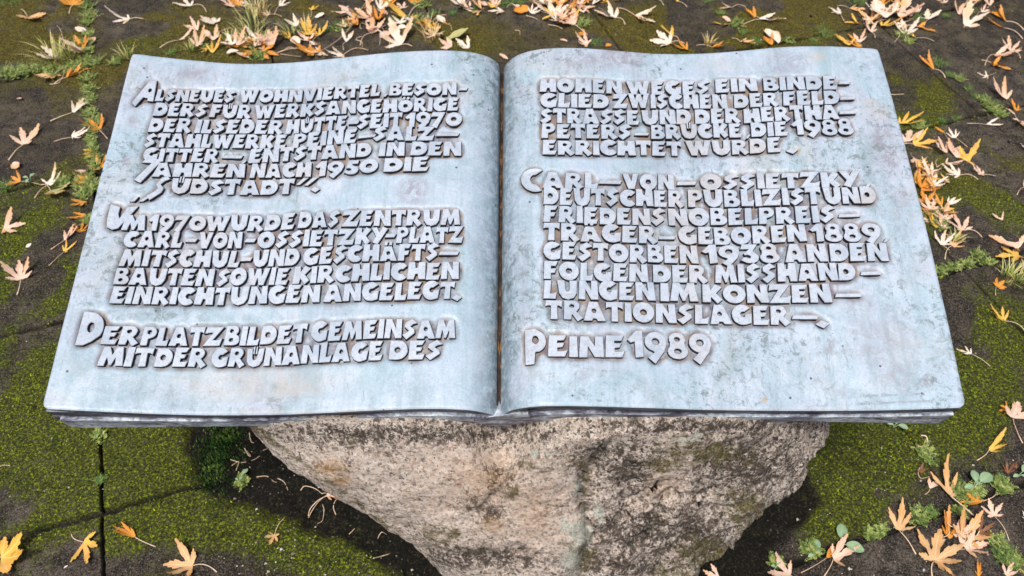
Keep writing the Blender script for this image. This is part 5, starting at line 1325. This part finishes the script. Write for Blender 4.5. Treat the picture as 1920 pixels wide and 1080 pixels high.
seedling(60, 343, [(10, -9, 12), (-6, 8, 9), (-12, -2, 8)], 'seedling with pale round leaves on the left joint')
seedling(446, 898, [(18, -20, 8), (8, -6, 8), (-6, -4, 8)], 'pale yellow-green seedling on the dark soil left of the boulder')
seedling(492, 12, [(5, -3, 12), (-6, -6, 9)], 'seedling with a round blue-green leaf among dry grass')

def stalk(pts, r, label, name='dry_stalk', mat=None, group='dry stalks lying on the soil', lift=.003):
    P = []
    for px, py in pts:
        g = ground_at(px, py); P.append((g[0], g[1], gz(g[0], g[1]) + lift))
    # smooth the run
    Q = []
    for i in range(len(P) - 1):
        p0, p1, p2, p3 = P[max(i - 1, 0)], P[i], P[i + 1], P[min(i + 2, len(P) - 1)]
        for s in range(5):
            t = s / 5
            Q.append(tuple(.5 * (2 * p1[k] + (p2[k] - p0[k]) * t + (2 * p0[k] - 5 * p1[k] + 4 * p2[k] - p3[k]) * t * t + (3 * p1[k] - p0[k] - 3 * p2[k] + p3[k]) * t ** 3) for k in range(3)))
    Q.append(P[-1]); n = len(Q)
    tv, tf = tube(Q, [r * (1 - .5 * i / n) for i in range(n)])
    o = mesh_obj(name, tv, tf, mat or M_DRYSTALK, None, P[0]); o['label'] = label; o['category'] = 'twig' if name == 'twig' else 'stalk'
    if group: o['group'] = group
    return o
stalk([(576, 962), (580, 948), (596, 936), (614, 930), (634, 926)], .0012, 'pale curved stalk at the foot of the boulder, bending to the front')
stalk([(562, 915), (570, 909), (588, 913), (602, 922)], .0011, 'pale hooked stalk just above the dried leaf by the boulder')
stalk([(604, 944), (608, 958), (602, 970), (592, 975)], .0007, 'thin grey stalk curling in front of the dried leaf by the boulder')
stalk([(628, 960), (624, 948), (628, 936), (636, 930)], .0010, 'short bent stalk tight against the boulder foot')
stalk([(478, 888), (498, 887), (510, 897), (518, 903)], .0009, 'reddish bent stalk in the middle of the soil pocket')
stalk([(455, 833), (462, 846), (466, 847), (458, 836)], .0010, 'small white looped stalk near the upper end of the soil')
stalk([(466, 808), (468, 822), (474, 826)], .0010, 'short pinkish stalk under the left cover board')
stalk([(520, 895), (532, 902), (538, 915)], .0008, 'thin brown stalk right of the reddish bent one')
stalk([(492, 842), (508, 834)], .0009, 'straight pale stalk touching the boulder edge near the top')
stalk([(432, 868), (446, 860), (440, 878), (446, 864)], .0009, 'zigzag pale stalk left of the pale seedling')
stalk([(548, 877), (562, 880), (582, 888)], .0012, 'pale straight stalk halfway down the boulder edge')
stalk([(430, 858), (450, 862), (470, 856), (485, 850)], .0008, 'long thin stalk lying across the upper soil')
stalk([(700, 1046), (712, 1037), (728, 1030)], .0011, 'reddish stalk low beside the boulder, near the slab margin')
stalk([(706, 1002), (716, 999), (724, 996)], .0010, 'short stalk touching the boulder low down')
stalk([(652, 995), (660, 990), (664, 986)], .0009, 'tiny pale stalk on soil near the bottom end')
stalk([(700, -6), (690, 8), (672, 34), (660, 56), (640, 78), (618, 94), (596, 106)], .0022, 'long grey twig lying across the leaf drift behind the left page', 'twig', M_TWIG, None, .012)
stalk([(527, 107), (545, 110), (566, 113)], .0016, 'short pinkish twig close to the back edge of the left page', 'twig', M_TWIG, None, .008)
stalk([(1728, 873), (1718, 888), (1724, 900), (1742, 896)], .0008, 'thin brown curl of stalk beside the dark berry', group=None)
stalk([(1723, 822), (1732, 824), (1736, 834), (1733, 840), (1716, 842)], .0016, 'brown curled stalk in the joint below the right corner of the book', group=None)
stalk([(95, 160), (112, 158), (122, 140), (118, 128)], .0011, 'yellow bent grass stalk in the upper left joint', group=None)
stalk([(125, 96), (121, 76), (116, 62), (110, 55)], .0009, 'thin upright seed stalk above the upper left joint', group=None, lift=.012)
stalk([(1660, 176), (1674, 179), (1694, 178)], .0012, 'short reddish stalk at the upper right page edge', group=None)
for x_, y_, rx, ry, n_ in ((520, 85, 120, 22, 9), (700, 60, 70, 25, 6), (1050, 35, 70, 25, 5), (1680, 50, 60, 25, 5), (1745, 370, 20, 60, 6), (1800, 1000, 60, 50, 5)):
    for _ in range(n_):
        x0_, y0_ = x_ + wr.gauss(0, rx * .6), y_ + wr.gauss(0, ry * .6)
        a_ = wr.uniform(0, math.tau); l_ = wr.uniform(14, 30)
        m_ = (x0_ + l_ * .5 * math.cos(a_) + wr.uniform(-4, 4), y0_ + l_ * .35 * math.sin(a_) + wr.uniform(-3, 3))
        e_ = (x0_ + l_ * math.cos(a_ + .3), y0_ + l_ * .65 * math.sin(a_ + .3))
        b_ = 'loose pale leaf stalk ' + pointing((x0_, y0_), e_) + ' ' + region(x0_, y0_)
        o = stalk([(x0_, y0_), m_, e_], .0011, b_, 'leaf_stalk', None, 'loose leaf stalks among the leaves', wr.uniform(.004, .014))
        labelled.append((o, b_, x0_, y0_))
def berry(px, py, r, label):
    c = ground_at(px, py); z = gz(c[0], c[1]) + r * .85; vs, fs = [], []
    for i in range(9):
        ph = math.pi * i / 8
        for k in range(14):
            t = math.tau * k / 14; rr = r * math.sin(ph) * (1 + .05 * math.sin(3 * t)); dz = r * math.cos(ph) * (.92 if i > 1 else .80)
            vs.append((c[0] + rr * math.cos(t), c[1] + rr * math.sin(t), z + dz))
    for i in range(8):
        for k in range(14): k2 = (k + 1) % 14; fs.append((i * 14 + k, (i + 1) * 14 + k, (i + 1) * 14 + k2, i * 14 + k2))
    root = empty('berry', (c[0], c[1], z), label, 'berry', 'dark berries on the paving')
    mesh_obj('fruit', vs, fs, M_BERRY, root, (c[0], c[1], z))
    tv, tf = tube([(c[0], c[1], z + r * .7), (c[0] + r * .3, c[1] + r * .2, z + r * 1.3), (c[0] + r, c[1] + r * .5, z + r * 1.7)], [r * .13, r * .1, r * .08])
    mesh_obj('berry_stalk', tv, tf, M_TWIG, root, (c[0], c[1], z))
berry(1744, 865, .0052, 'dark blue berry in the joint below the right corner of the book')
berry(1891, 268, .0045, 'black berry on the slab far right of the page edge')
berry(1520, 33, .0045, 'black berry on the slab behind the right page')

# ---- every repeated thing gets a label of its own
from collections import defaultdict
gl = defaultdict(list)
for o, base, px, py in labelled: gl[base].append((px, py, o))
for base, lst in gl.items():
    if len(lst) == 1: lst[0][2]['label'] = base; continue
    lst.sort(key=lambda q: q[0])
    n_ = len(lst)
    for i, (px, py, o) in enumerate(lst):
        if i == 0: w = 'leftmost'
        elif i == n_ - 1: w = 'rightmost'
        else: w = ORD[i] + ' from left'
        o['label'] = base + ', ' + w
